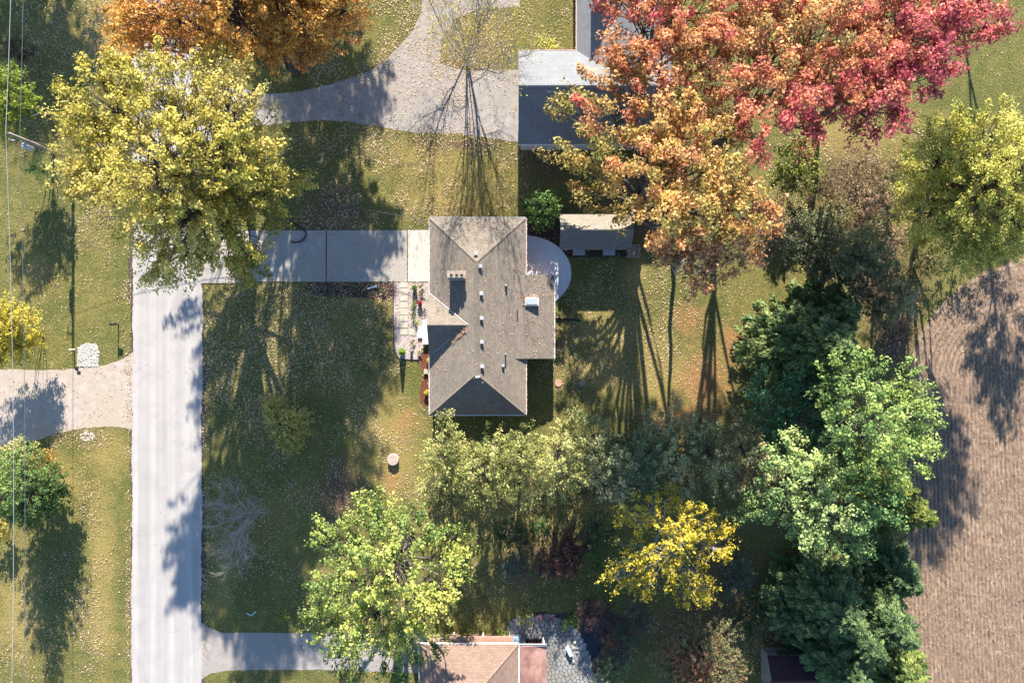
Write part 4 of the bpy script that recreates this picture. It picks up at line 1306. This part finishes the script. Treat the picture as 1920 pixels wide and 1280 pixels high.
# conifers
SPR = [c(48,72,46), c(76,102,58), c(114,138,76), c(164,174,98)]
DRK = [c(52,78,52), c(78,106,66), c(108,136,82), c(150,168,98)]
JUN = [c(70,80,60), c(104,112,76), c(150,150,100), c(196,190,140)]
conifer('spruce_tree', 'dark spruce with long level boughs next to the bright maple', 'tree', (1470,648), 12, 4.6, SPR, 31, droop=.12, dens=.75, leaf=(.38,.13))
conifer('spruce_tree', 'smaller dark spruce between the spruce boughs and the brush', 'tree', (1520,590), 8, 3.2, SPR, 32)
conifer('pine_tree', 'narrow dark evergreen with yellow-green tips against the stubble field', 'tree', (1630,925), 9.5, 2.9, [c(40,64,40), c(80,104,50), c(140,150,64), c(176,180,84)], 33)
conifer('pine_tree', 'tall shaded pine nearest the green maple in the dark conifer stand', 'tree', (1500,1085), 11, 3.9, DRK, 34, dens=.7)
conifer('pine_tree', 'shaded pine on the field side of the dark conifer stand', 'tree', (1590,1112), 10.5, 3.6, DRK, 35, dens=.7)
conifer('pine_tree', 'pine with lit yellow-green tips where the conifer stand meets the field', 'tree', (1630,1215), 9, 3.4, [c(46,72,46), c(84,110,58), c(140,156,76), c(186,192,106)], 36)
conifer('pine_tree', 'shaded pine beside the maroon shed roof', 'tree', (1530,1195), 9.5, 3.6, DRK, 37)
conifer('pine_tree', 'lower shaded pine filling the stand beside the stubble field', 'tree', (1632,1050), 7.5, 2.9, DRK, 39, dens=.7)
conifer('pine_tree', 'broad shaded pine in the heart of the dark conifer stand', 'tree', (1545,1140), 10, 3.6, DRK, 40, dens=.7)
conifer('pine_tree', 'low shaded pine at the garden side of the dark conifer stand', 'tree', (1462,1125), 7, 2.6, DRK, 45, dens=.7)
broadleaf('spruce_tree', 'dense green evergreen by the road with a long ragged shadow', 'tree', (96,896),
  [(62,912,62,3.6,3),(42,885,50,3.4,2.8),(92,900,40,2.4,2.2),(86,938,44,2.2,2),(12,925,56,4.6,2.6),(110,925,26,1.5,1.3),(105,905,26,1.8,1.6),(6,930,34,6.2,1.8),(-16,934,26,7.4,1.5),(-34,938,15,8.6,1.2),(40,950,40,2.4,2)],
  [c(54,86,40), c(82,116,52), c(114,146,70), c(150,174,92)], leaf=(.19,.11), dens=62, rc=.42, seed=38, trunk_r=.2, flat=.55, cl_dens=1.1, shell=.5, fork=.05)
broadleaf('juniper_tree', 'grey-olive juniper spreading above the brown brush', 'tree', (1545,512),
  [(1530,470,48,5),(1600,475,60,7.5),(1640,440,36,6),(1580,530,50,5),(1660,520,40,6),(1540,430,40,5),(1620,560,40,5),(1500,440,40,4),(1500,490,36,3),(1570,480,60,6),(1640,480,50,7)], JUN[:3], leaf=(.22,.10), dens=60, rc=.5, seed=41, trunk_r=.2, flat=.6, cl_dens=1.)
broadleaf('juniper_tree', 'pale silvery juniper leaning toward the stubble field', 'tree', (1640,565),
  [(1660,560,40,4.5),(1695,552,30,5),(1650,590,30,4),(1690,580,24,4)], JUN[1:], leaf=(.2,.10), dens=64, rc=.45, seed=42, trunk_r=.14, flat=.6, cl_dens=1.)
# cedar row behind the house
CED = [c(110,116,62), c(158,160,84), c(198,196,108), c(220,214,136)]
CEDD = [c(112,120,80), c(150,156,102), c(188,190,130), c(214,212,160)]
cedars = [((842,838),[(835,860,55,6),(815,905,35,4),(850,830,32,6),(870,890,40,5),(838,790,22,5)],CED),
 ((915,846),[(905,875,50,6),(930,830,36,6),(895,920,38,4.5),(945,900,36,5)],CED),
 ((975,842),[(975,860,46,6.5),(985,905,44,4.5),(985,815,32,6),(1010,880,30,6)],CED),
 ((1045,836),[(1045,850,56,6.5),(1070,810,36,6),(1040,900,40,4.5),(1085,880,34,5),(1075,780,26,5.5)],CED),
 ((1120,836),[(1120,860,48,6),(1110,815,34,5.5),(1150,910,40,5),(1165,860,36,6)],CEDD),
 ((1185,838),[(1195,890,46,6),(1210,840,36,6),(1180,930,30,4)],[c(76,104,76), c(110,136,96), c(146,164,116), c(176,186,136)]),
 ((1238,832),[(1255,855,50,6.5),(1230,800,36,5.5),(1270,900,36,5),(1270,780,30,5)],CEDD),
 ((1305,826),[(1330,850,50,6.5),(1310,800,36,6),(1350,900,40,5.5),(1290,820,30,6)],CEDD),
 ((1362,818),[(1395,845,46,6.5),(1400,890,40,6),(1375,800,34,6),(1430,870,30,6)],[c(110,110,70), c(150,144,92), c(186,176,120), c(206,196,146)])]
for i, (b_, lb, pal) in enumerate(cedars):
    lb = [(a_, q_, r_, z_ - .6, min(z_ - .9, 3.2)) for a_, q_, r_, z_ in lb] + [(b_[0], b_[1] + 6, 40, 2.2, 2.), (b_[0] + 22, b_[1] + 16, 30, 1.8, 1.6), (b_[0] - 22, b_[1] + 10, 30, 1.8, 1.6)]
    lab = ['olive cedar at the end of the row closest to the round well cover', 'second olive cedar of the row counted from the round well cover', 'third olive cedar of the row counted from the round well cover', 'bright olive cedar at the corner below the house wing shadow', 'dull olive cedar, fifth of the row counted from the round well cover', 'bluish-green cedar right behind the dark evergreen shrub', 'grey-olive cedar behind the brilliant yellow tree', 'grey-olive cedar next to last before the layered green maple', 'tan-tinged cedar closing the row against the layered green maple'][i]
    broadleaf('cedar_tree', lab, 'tree', b_, lb, pal, leaf=(.2,.10), dens=64, rc=.45, seed=60 + i, trunk_r=.16, flat=.6, cl_dens=1.05, group='cedars in the row behind the house', nf=.5, shell=.3)
# bare trees
bare_tree('bare_tree', 'tall many-stemmed tree nearly bare, fan shadow on the asphalt court', 'tree', (876,118), 9.8, 5.2, 7, 71, 'bark_grey', .075, 3,
  leafspec=([c(190,176,50), c(220,196,70), c(236,206,90)], 3600, .15, None), split=9, zstart=.14, upb=1.6, wig=.2)
bare_tree('bare_tree', 'small leafless pale-twigged tree at the road edge of the front lawn', 'tree', (468,965), 4.6, 5.4, 11, 72, 'twig_pale', .05, 3, split=7, zstart=.2, wig=.12, upb=.4)
# shrubs
def shrub(label, base, lobes, pal, seed, leaf=(.16,.1), dens=85, rc=.3, name='shrub', cat='shrub', group=None, **kw):
    return broadleaf(name, label, cat, base, lobes, pal, leaf=leaf, dens=dens, rc=rc, seed=seed, trunk_r=kw.pop('trunk_r', .07), trunks=2, flat=kw.pop('flat', .7), cl_dens=kw.pop('cl_dens', 1.1), group=group, twig_vis=.5, nf=kw.pop('nf', .8), **kw)
shrub('round leafy green shrub between house corner and shed', (1014,400), [(1016,385,34,2),(1000,395,24,1.6),(1035,392,24,1.7),(1016,408,28,1.3)], [c(60,96,40), c(96,134,56), c(130,164,76), c(160,188,96)], 81)
shrub('small yellow-green shrub at the garage gutter', (1023,86), [(1023,83,18,1.2),(1010,86,10,1),(1036,87,10,1)], LIME, 82)
shrub('yellow-tinged spreading shrub alone on the shaded front lawn', (540,790), [(537,800,38,1.8),(520,770,26,1.4),(560,790,30,1.6),(545,825,26,1.4),(510,755,18,1.)], [c(176,160,96), c(206,192,96), c(230,214,104), c(224,190,134)], 83, dens=150, cl_dens=1.8)
shrub('glowing yellow round bush at the left lawn edge', (82,632), [(34,615,46,3.2),(15,645,46,3),(50,645,32,2.4),(10,600,44,3.8),(-30,630,50,3.6)], [c(150,140,30), c(200,180,40), c(224,206,60), c(236,216,84)], 84, name='bush', dens=120, rc=.42, cl_dens=1.8)
broadleaf('young_tree', 'rounded yellow-green tree under the power wires', 'tree', (108,226), [(28,180,46,5),(50,205,28,3.6),(10,225,44,4.6),(22,150,34,5),(-30,180,50,5.5)], [c(100,124,36), c(140,160,44), c(176,186,56), c(206,206,76)], leaf=(.18,.12), dens=70, rc=.45, seed=85, trunk_r=.14, cl_dens=1.)
shrub('pale green shrub beside the utility pole', (100,326), [(78,315,24,2.6),(62,318,16,2),(95,322,16,2)], [c(110,140,60), c(150,178,84), c(190,210,120), c(214,226,146)], 86)
shrub('pale olive shrub on the road side of the dense evergreen', (70,840), [(50,850,36,2),(20,858,32,2),(70,866,18,1.5)], [c(130,130,60), c(170,170,84), c(204,200,112), c(216,208,130)], 87)
shrub('orange-leaved shrub half behind the dense evergreen', (98,868), [(98,858,14,1.1),(112,876,12,.9),(90,850,10,.9)], [c(190,120,50), c(214,160,80), c(226,190,96)], 88)
shrub('golden shrub at the foot of the dense evergreen', (20,978), [(4,975,20,1.5),(-10,990,24,1.6),(8,1000,14,1)], [c(180,150,50), c(210,180,70), c(226,204,96)], 89)
shrub('dark brown-leaved shrub under the upper wires', (60,95), [(40,80,26,2),(20,100,26,2),(50,110,18,1.5)], [c(90,76,56), c(120,104,76), c(140,120,84)], 90, dens=55)
OLV = [c(84,84,48), c(120,116,64), c(150,142,84)]
shrub('vine-covered yellow-green thicket beneath the oak trunks', (1470,330), [(1480,305,38,3),(1500,290,28,3.4),(1460,335,30,2.2),(1500,340,30,2.2),(1520,310,20,2.6)], [c(90,96,40), c(140,146,56), c(184,180,76), c(206,196,92)], 91, leaf=(.22,.15), dens=60, rc=.4)
TH = [c(110,90,66), c(146,124,88), c(176,150,112), c(190,140,110)]
for i, (px, py, rr, lab) in enumerate(((1570,330,38,'tangled tan thicket beyond the vine-covered thicket'),(1620,300,34,'tan brush growing under the deep red oak'),(1640,370,40,'pinkish brush between juniper and lime-yellow tree'),(1570,395,34,'olive brush above the grey-olive juniper'),(1690,300,26,'russet scrub at the foot of the lime-yellow tree'),(1680,450,30,'brown scrub between the junipers and the lime-yellow tree'))):
    shrub(lab, (px - 12, py + 8), [(px, py, rr, 1.5), (px + rr * .6, py + rr * .3, rr * .6, 1.2), (px - rr * .5, py + rr * .5, rr * .6, 1.1)], [TH, TH, [c(130,110,80), c(170,140,110), c(196,160,130)], OLV + [c(170,160,100)], [c(140,90,60), c(170,120,80), c(176,150,96)], TH][i], 92 + i, dens=42, rc=.35, cl_dens=.8)
for i, (px, py, rr, pal, lab) in enumerate(((1700,560,26,TH,'low brown scrub between the pale juniper and the field'),(1720,500,30,OLV,'olive scrub at the field bend below the lime-yellow tree'),(1690,620,24,TH,'tan scrub under the pale juniper by the field'),(1560,560,30,OLV,'olive scrub below the grey-olive juniper'),(1460,420,26,OLV,'olive weeds at the dark lawn corner'),(1610,420,34,TH,'tan thicket above the juniper crown'),(1530,360,30,TH,'brown thicket right below the vine-covered thicket'),(1660,330,30,OLV,'olive thicket at the lime-yellow tree edge'))):
    shrub(lab, (px - 8, py + 4), [(px, py, rr, 1.1), (px + rr * .7, py + rr * .2, rr * .6, .9), (px - rr * .6, py + rr * .3, rr * .6, .9)], pal, 220 + i, dens=45, rc=.32, cl_dens=.85)
shrub('dark green holly at the lawn corner below the vine thicket', (1483,402), [(1486,398,18,1.2),(1500,402,12,1)], [c(36,70,36), c(60,104,50), c(84,130,64)], 99)
shrub('dense green undergrowth below the lime-yellow tree by the field', (1790,490), [(1800,480,30,1.4),(1760,500,26,1.2),(1840,470,34,1.6),(1880,455,30,1.5)], [c(60,80,44), c(90,116,54), c(124,144,70)], 100, dens=55, rc=.4)
# shaded garden below the cedar row
DG = [c(40,70,44), c(64,96,58), c(92,122,74)]
gsh = [('dark green shrub at the shaded lawn end of the cedar shadow', (955,985), [(960,990,30,1.8),(945,1010,20,1.4)], DG),
 ('bluish-green low shrub at the edge of the dark lawn', (955,1062), [(953,1068,20,.9),(960,1050,16,.9)], [c(70,92,84), c(96,120,104), c(120,140,124)]),
 ('olive shrub between the dark shrub and the burgundy one', (985,1015), [(985,1015,24,1.4)], OLV),
 ('light green shrub wedged beside the burgundy shrub', (1005,1055), [(1003,1060,20,1.),(1012,985,18,1.2)], [c(70,110,50), c(96,140,66), c(120,160,84)]),
 ('wide burgundy shrub in the shaded garden', (1050,1035), [(1050,1040,46,2),(1025,1055,28,1.5),(1075,1020,34,1.8),(1060,1070,28,1.4)], [c(84,52,54), c(112,70,70), c(128,92,84)]),
 ('dark evergreen shrub between burgundy shrub and yellow tree', (1115,992), [(1122,990,34,2.2),(1110,1020,26,1.8)], DG),
 ('clipped columnar hedge shrub at the yellow tree\'s edge', (1118,1075), [(1122,1075,17,1.5),(1121,1055,14,1.6),(1123,1094,14,1.3)], [c(66,96,40), c(96,124,50), c(116,140,60)]),
 ('round grey-green shrub beyond the brilliant yellow tree', (1372,1070), [(1382,1072,34,2),(1372,1100,24,1.5)], [c(84,110,90), c(110,136,110), c(136,156,126)]),
 ('grey-leaved shrub above the pond garden', (1188,1150), [(1190,1140,26,1.4),(1200,1160,22,1.2)], [c(100,100,80), c(132,128,104), c(160,150,124)]),
 ('dark burgundy shrub hanging over the pond', (1120,1150), [(1122,1152,36,1.7),(1100,1140,22,1.3)], [c(60,40,48), c(84,58,64), c(104,78,80)]),
 ('rust-brown dome shrub beside the pond', (1143,1202), [(1145,1203,17,.9)], [c(130,76,50), c(160,98,64), c(176,116,80)]),
 ('feathery grey-green shrub below the pond', (1140,1250), [(1150,1255,30,1.3),(1135,1265,20,1.)], [c(84,104,64), c(116,136,84), c(146,160,104)]),
 ('small green plant clump at the flagstone edge', (985,1158), [(985,1158,16,.6)], [c(90,104,50), c(130,140,64), c(160,160,76)]),
 ('low green groundcover clump behind the pond stones', (1064,1165), [(1064,1168,16,.5),(1075,1158,12,.5)], [c(70,104,44), c(104,136,56), c(130,156,70)]),
 ('yellow-green bush by the brown roof gutter', (873,1180), [(873,1180,15,1.2)], [c(130,130,40), c(170,160,50), c(196,180,66)]),
 ('green bush at the corner of the tan porch roof', (943,1182), [(943,1181,12,1.1)], [c(80,110,40), c(120,146,56), c(150,166,70)]),
 ('tiny yellow shrub on the lawn above the lower drive', (525,1154), [(525,1152,13,.7)], [c(130,130,40), c(170,164,50), c(200,190,70)]),
 ('large mixed shrub with orange leaf patches at the garden bottom', (1300,1220), [(1310,1210,60,2.6),(1260,1240,45,2),(1350,1250,55,2.4),(1280,1190,40,2.2),(1360,1190,40,2.2),(1300,1270,50,2.2)], [c(92,104,70), c(124,130,84), c(156,150,100), c(190,130,90)]),
 ('low dark shrub between the grey-leaved shrub and the maroon shed', (1400,1150), [(1400,1150,30,1.4),(1385,1180,24,1.2)], DG),
 ('small purple-leaved plant by the flagstone top edge', (1030,1160), [(1032,1158,9,.5),(1014,1160,8,.4)], [c(90,56,84), c(120,76,104), c(140,100,120)]),
 ('grey-green shrub right of the rust-brown dome', (1165,1180), [(1166,1182,22,1.2),(1180,1200,18,1.)], [c(70,84,64), c(100,112,84), c(124,134,100)])]
for i, (lab, b_, lb, pal) in enumerate(gsh):
    shrub(lab, b_, lb, pal, 110 + i, leaf=(.14,.09), dens=95, rc=.28)
# bare twiggy shrub above the maroon shed
bare_tree('bare_shrub', 'leafless twiggy shrub in front of the maroon shed', 'shrub', (1480,1290), 2.6, 2.2, 8, 140, 'bark_grey', .03, 2, split=5)
# planting along the front of the house
def potted(px, py, label, pot, pr, ph, pal, fr, fz, seed, spike=None, group=None):
    x, y, _ = W(px, py)
    r = np.random.default_rng(seed)
    t = thing('potted_plant', label, 'potted plant', (x, y, 0), group)
    v = MB(); v.cyl((x, y), pr * .75, 0, ph * .9, 14, pr); v.cyl((x, y), pr * 1.08, ph * .9, ph, 14, pr * 1.08, True); v.build('pot', M[pot], t)
    n = 420
    P = np.array((x, y, ph + fz * .4)) + rsphere(r, n) * (r.random(n) ** .4)[:, None] * (fr, fr, fz)
    if spike:
        f = r.random(n * 2); n = n * 2
        rr = fr * (1 - f) ** .8 + .03
        a = r.uniform(0, 6.28, n)
        P = np.stack([x + np.cos(a) * rr, y + np.sin(a) * rr, ph + f * spike], 1)
    P[:, 2] = np.maximum(P[:, 2], .05)
    leaf_mesh('foliage', P, rsphere(r, n) * .7 + np.array((0, 0, .8)), rsphere(r, n), .13, .08, pal_lookup(pal, r.random(n)), M['leaf'], t)
G3 = [c(80,110,40), c(120,150,60), c(160,184,84)]
potted(755, 659, 'tall pointed green topiary in a dark pot at the gravel bed corner', 'black', .26, .45, [c(110,150,30), c(140,180,50), c(170,206,70)], .24, .3, 151, spike=1.2)
potted(778, 540, 'leafy green plant in a dark pot near the drive', 'black', .2, .35, G3, .22, .2, 152)
potted(788, 568, 'red-flowered plant in a dark pot by the house wall', 'black', .18, .32, [c(150,30,40), c(200,50,60), c(220,90,90)], .2, .18, 153)
potted(772, 657, 'small white-flowered pot near the topiary', 'white', .12, .3, [c(200,200,190), c(220,216,206), c(190,190,150)], .1, .1, 154)
potted(805, 675, 'yellow chrysanthemum pot below the dark gable slope', 'terracotta', .14, .25, [c(200,170,30), c(230,200,50), c(240,220,90)], .2, .14, 155)
potted(801, 735, 'larger yellow chrysanthemum in the red mulch strip', 'terracotta', .16, .28, [c(200,170,30), c(230,200,50), c(240,220,90)], .26, .16, 156)
lowp = [(779,555),(790,550),(776,567),(794,582),(775,595),(781,606),(774,642),(785,660),(776,578),(790,535)]
for i, (px, py) in enumerate(lowp):
    shrub('small green perennial growing in the pea gravel', (px, py), [(px, py, 5.5, .22)], G3 if i % 3 else OLV, 160 + i, leaf=(.1,.06), dens=220, rc=.12, name='perennial', cat='plant', group='perennials in the gravel bed', trunk_r=.02)
for i, (px, py) in enumerate(((590,540),(612,538),(640,540),(662,537),(700,552),(718,545),(625,548))):
    shrub('low hosta clump in the dark mulch beside the drive', (px, py), [(px, py, 6, .2)], [c(90,110,84), c(120,140,104), c(150,160,120)], 180 + i, leaf=(.14,.07), dens=120, rc=.14, name='hosta', cat='plant', group='hostas in the dark mulch bed', trunk_r=.02)
# trees past the top edge that shade the upper lawn
broadleaf('maple_tree', 'tall maple past the upper lawn shading the asphalt curve', 'tree', (622,-70), [(481, -193, 88, 9), (627, -197, 84, 10), (530, -313, 102, 13), (571, -120, 81, 8), (474, -299, 85, 11), (617, -309, 86, 11.5), (548, -226, 98, 11)], ORG, leaf=(.3,.22), dens=28, rc=.7, seed=201, trunk_r=.35, twig_vis=.3)
broadleaf('maple_tree', 'taller maple standing behind the one shading the asphalt curve', 'tree', (600,-330), [(461, -498, 88, 9), (607, -508, 84, 10), (509, -644, 102, 13), (551, -419, 81, 8), (454, -617, 85, 11), (596, -629, 86, 11.5), (527, -543, 98, 11)], ORG, leaf=(.3,.22), dens=28, rc=.7, seed=204, trunk_r=.35, twig_vis=.3)
broadleaf('maple_tree', 'tall maple past the left verge shading the upper lawn', 'tree', (70,-400), [(-166, -580, 88, 9), (-33, -592, 84, 10), (-171, -732, 102, 13), (-64, -499, 81, 8), (-199, -702, 85, 11), (-63, -716, 86, 11.5), (-126, -629, 98, 11)], ORG, leaf=(.3,.22), dens=28, rc=.7, seed=202, trunk_r=.35, twig_vis=.3)
broadleaf('oak_tree', 'oak past the far side lawn behind the deep red oak', 'tree', (1790,-120), [(1980,-330,90,10),(2050,-260,80,11)], OAK, leaf=(.3,.22), dens=14, rc=.7, seed=203, trunk_r=.35, twig_vis=.3)
broadleaf('locust_tree', 'second lime-yellow tree farther along the field edge', 'tree', (1850,370), [(1985,330,70,6),(2010,290,70,8),(1960,300,50,7)], LIME, leaf=(.24,.15), dens=40, rc=.7, seed=205, trunk_r=.3, twig_vis=.3)

# ------------------------------------------------------------------ fallen leaves
def scatter(name, label, blobs, n, z, pal, seed, size=(.088, .066), base_d=.0, tilt=.35, avoid=True, cat='fallen leaves'):
    r = np.random.default_rng(seed)
    px = r.uniform(-60, 1980, n * 5); py = r.uniform(-60, 1340, n * 5)
    d = np.full(n * 5, base_d)
    for (bx, by, rx, ry, w) in blobs:
        q = np.sqrt(((px - bx) / rx) ** 2 + ((py - by) / ry) ** 2)
        d = np.maximum(d, w * np.clip((1.25 - q) / .5, 0, 1))
    X = (px - 960) / S; Y = (640 - py) / S
    P0 = np.stack([X, Y, np.zeros_like(X)], 1)
    nz = .5 * smooth_noise(P0 * np.array((1, 1, 0)), seed + 1, .5) + .5 * smooth_noise(P0 * np.array((1, 1, 0)), seed + 2, 2.2)
    d *= np.clip(3.2 * (nz - .28), .08, 1.9)
    if avoid:
        road = (px > 247) & (px < 378)
        d[road] *= .015
        slab = (px > 380) & (px < 805) & (py > 431) & (py < 528); d[slab] *= .22
        newc = (px > 765) & (px < 805) & (py > 431) & (py < 528); d[newc] *= .5
        pt = (px > 985) & (((px - 985) / 86) ** 2 + ((py - 512) / 70) ** 2 < 1); d[pt] *= .06
        d[(px > 1700) & (py > 500)] = 0
    k = r.random(n * 5) < d
    idx = np.where(k)[0][:n]
    X, Y = X[idx], Y[idx]; m_ = len(idx)
    zz = np.full(m_, .03)
    slab = (px[idx] > 374) & (px[idx] < 806) & (py[idx] > 430) & (py[idx] < 529); zz[slab] = .075
    pt = (px[idx] > 985) & (px[idx] < 1075) & (py[idx] > 440) & (py[idx] < 584); zz[pt] = .11
    P = np.stack([X, Y, zz + z + r.random(m_) * .015], 1)
    N = np.array((0, 0, 1.)) + rsphere(r, m_) * tilt
    sz = r.lognormal(-.05, .38, m_).clip(.4, 1.6)
    col = pal_lookup(pal, r.random(m_)) * (1 + r.normal(0, .15, m_))[:, None]
    o = leaf_mesh(name, P, N, rsphere(r, m_), size[0] * sz, size[1] * sz, col, M['litter'], None, 'stuff', .1)
    return tag(o, label, cat)
LIT = [A(140,104,80), A(206,168,132), A(240,204,168), A(240,214,130), A(236,192,172), A(250,236,214)]
scatter('fallen_leaves', 'pale tan and yellow leaves scattered over the lawns and drives',
  [(560,700,210,260,.62),(600,1000,240,220,.3),(650,330,130,110,.8),(860,280,130,60,.95),(850,200,140,90,.4),(820,370,160,60,.75),(600,100,140,110,.65),(700,60,80,90,.7),(870,90,90,80,.7),
   (200,200,55,260,.9),(200,450,60,100,.45),(140,520,110,120,.22),(170,1080,30,260,.6),(70,1100,90,220,.25),(240,560,10,140,1.4),(242,250,9,300,1.2),(386,560,8,120,1.4),(386,1000,6,200,1.),(150,820,70,20,.8),(243,1000,7,400,.8),(384,800,8,420,.6),
   (1100,640,130,110,.4),(1230,640,90,160,.4),(1120,520,70,60,.3),(1030,320,70,80,.5),(1500,260,260,90,.6),(1640,250,170,70,.7),(1560,400,150,120,.6),(1680,560,60,110,.6),(1330,700,90,130,.25),(740,800,80,140,.5),
   (1000,970,260,60,.3),(1000,1110,160,60,.2),(1300,1150,160,120,.55),(1020,70,90,70,.4),(620,400,100,50,.7),(770,600,34,75,.8),(1030,430,60,50,.4),(70,130,90,160,.4),(770,460,40,60,.5),(640,480,140,50,.4)],
  105000, 0., LIT, 301, base_d=.07)
# leaves lying on roofs and in gutters
def on_roof():
    r = np.random.default_rng(302)
    P = []
    n = 900
    xs = r.uniform(x0, x1, n); ys = r.uniform(rb[1] - 1, ra[1] + .5, n)
    keep = r.random(n) < .4
    P.append(np.stack([xs, ys, RZ - np.abs(xs - xm) * .49 + .045], 1)[keep])
    m_ = 330; xs = r.uniform(x1, wx, m_); ys = r.uniform(wy0, wy1, m_)
    P.append(np.stack([xs, ys, 2.55 + (wx - xs) / (wx - xi + .3) * (zi + .15 - 2.55) + .045], 1)[r.random(m_) < .6])
    for a, b_, k in ((ne, np.array((x1, wy1, EZ)), 320), (np.array((x1, wy0, EZ)), se, 260), (np.array((wx, wy1, 2.5)), np.array((wx, wy0, 2.5)), 120), (sw, nw, 260)):
        f = r.random(k); s = .06 if a[0] > xm else -.06
        P.append(np.stack([a[0] + s + r.normal(0, .03, k), a[1] + (b_[1] - a[1]) * f, np.full(k, a[2] - .02)], 1))
    # valley drift beside the entrance gable
    k = 420; f = r.random(k) ** .5
    vx = gxr - .1 - f * .9 * 0 - r.random(k) * 1.3; vy = gy - .15 - (gxr - vx) * .82 + r.normal(0, .16, k)
    P.append(np.stack([vx, vy, np.maximum(roofz(vx), gz - np.abs(vy - gy) * (gz - EZ) / (gy - gy0)) + .06 + r.random(k) * .06], 1))
    k = 160; ax_ = r.uniform(x0s - .35, x1s + .1, k); ay_ = np.where(r.random(k) < .5, y1s + r.random(k) * .25, r.uniform(y0s, y1s, k)); ax_ = np.where(ay_ < y1s, x0s - r.random(k) * .25, ax_)
    P.append(np.stack([ax_, ay_, np.where(ax_ > xi, 2.55 + (wx - ax_) / (wx - xi + .3) * (zi + .15 - 2.55), 3.2) + .05], 1))
    P = np.concatenate(P); n = len(P)
    pal = [A(150,90,64), A(190,120,84), A(224,180,150), A(240,214,190), A(206,150,90)]
    o = leaf_mesh('roof_leaves', P, np.array((0, 0, 1.)) + rsphere(r, n) * .4, rsphere(r, n), .1, .07, pal_lookup(pal, r.random(n)), M['litter'], None, 'stuff', .1)
    tag(o, 'dry leaves caught on the hipped roof and in its gutters', 'fallen leaves')
    Q = []
    k = 700; f = r.random(k)
    gx0, gx1 = W(972, 0, 2.9)[0], W(1080, 0, 2.9)[0]; yy = W(0, 96, 2.9)[1]
    Q.append(np.stack([gx0 + (gx1 - gx0) * f ** .5, yy + .06 + r.normal(0, .03, k), np.full(k, 2.88)], 1))
    y0_, y1_ = W(0, 90, 2.9)[1], W(0, -40, 2.9)[1]
    Q.append(np.stack([np.full(k, W(1082, 0, 2.9)[0]) - .06 + r.normal(0, .03, k), y0_ + (y1_ - y0_) * f, np.full(k, 2.88)], 1))
    Q = np.concatenate(Q); n = len(Q)
    o = leaf_mesh('gutter_leaves', Q, np.array((0, 0, 1.)) + rsphere(r, n) * .4, rsphere(r, n), .12, .08, pal_lookup([A(170,90,70), A(206,130,100), A(226,170,140)], r.random(n)), M['litter'], None, 'stuff', .1)
    tag(o, 'reddish leaves filling the gutters of the grey-roofed house', 'fallen leaves')
on_roof()
# straw on the stubble field
def straw():
    r = np.random.default_rng(303)
    m_ = FD > .5
    X, Y = FX[m_], FY[m_]
    k = r.integers(0, len(X), 26000)
    P = np.stack([X[k] + r.normal(0, .05, len(k)), Y[k] + r.normal(0, .1, len(k)), np.full(len(k), .15) + r.normal(0, .02, len(k))], 1)
    T = np.stack([r.normal(0, .6, len(k)), r.normal(0, 1, len(k)), r.normal(0, .15, len(k))], 1)
    o = leaf_mesh('corn_stubble', P, np.array((0, 0, 1.)) + rsphere(r, len(k)) * .4, T, r.uniform(.12, .4, len(k)), .035, pal_lookup([A(150,122,96), A(206,180,146), A(232,210,178)], r.random(len(k))), M['litter'], None, 'stuff')
    tag(o, 'broken pale stalks strewn over the harvested field', 'stubble')
straw()
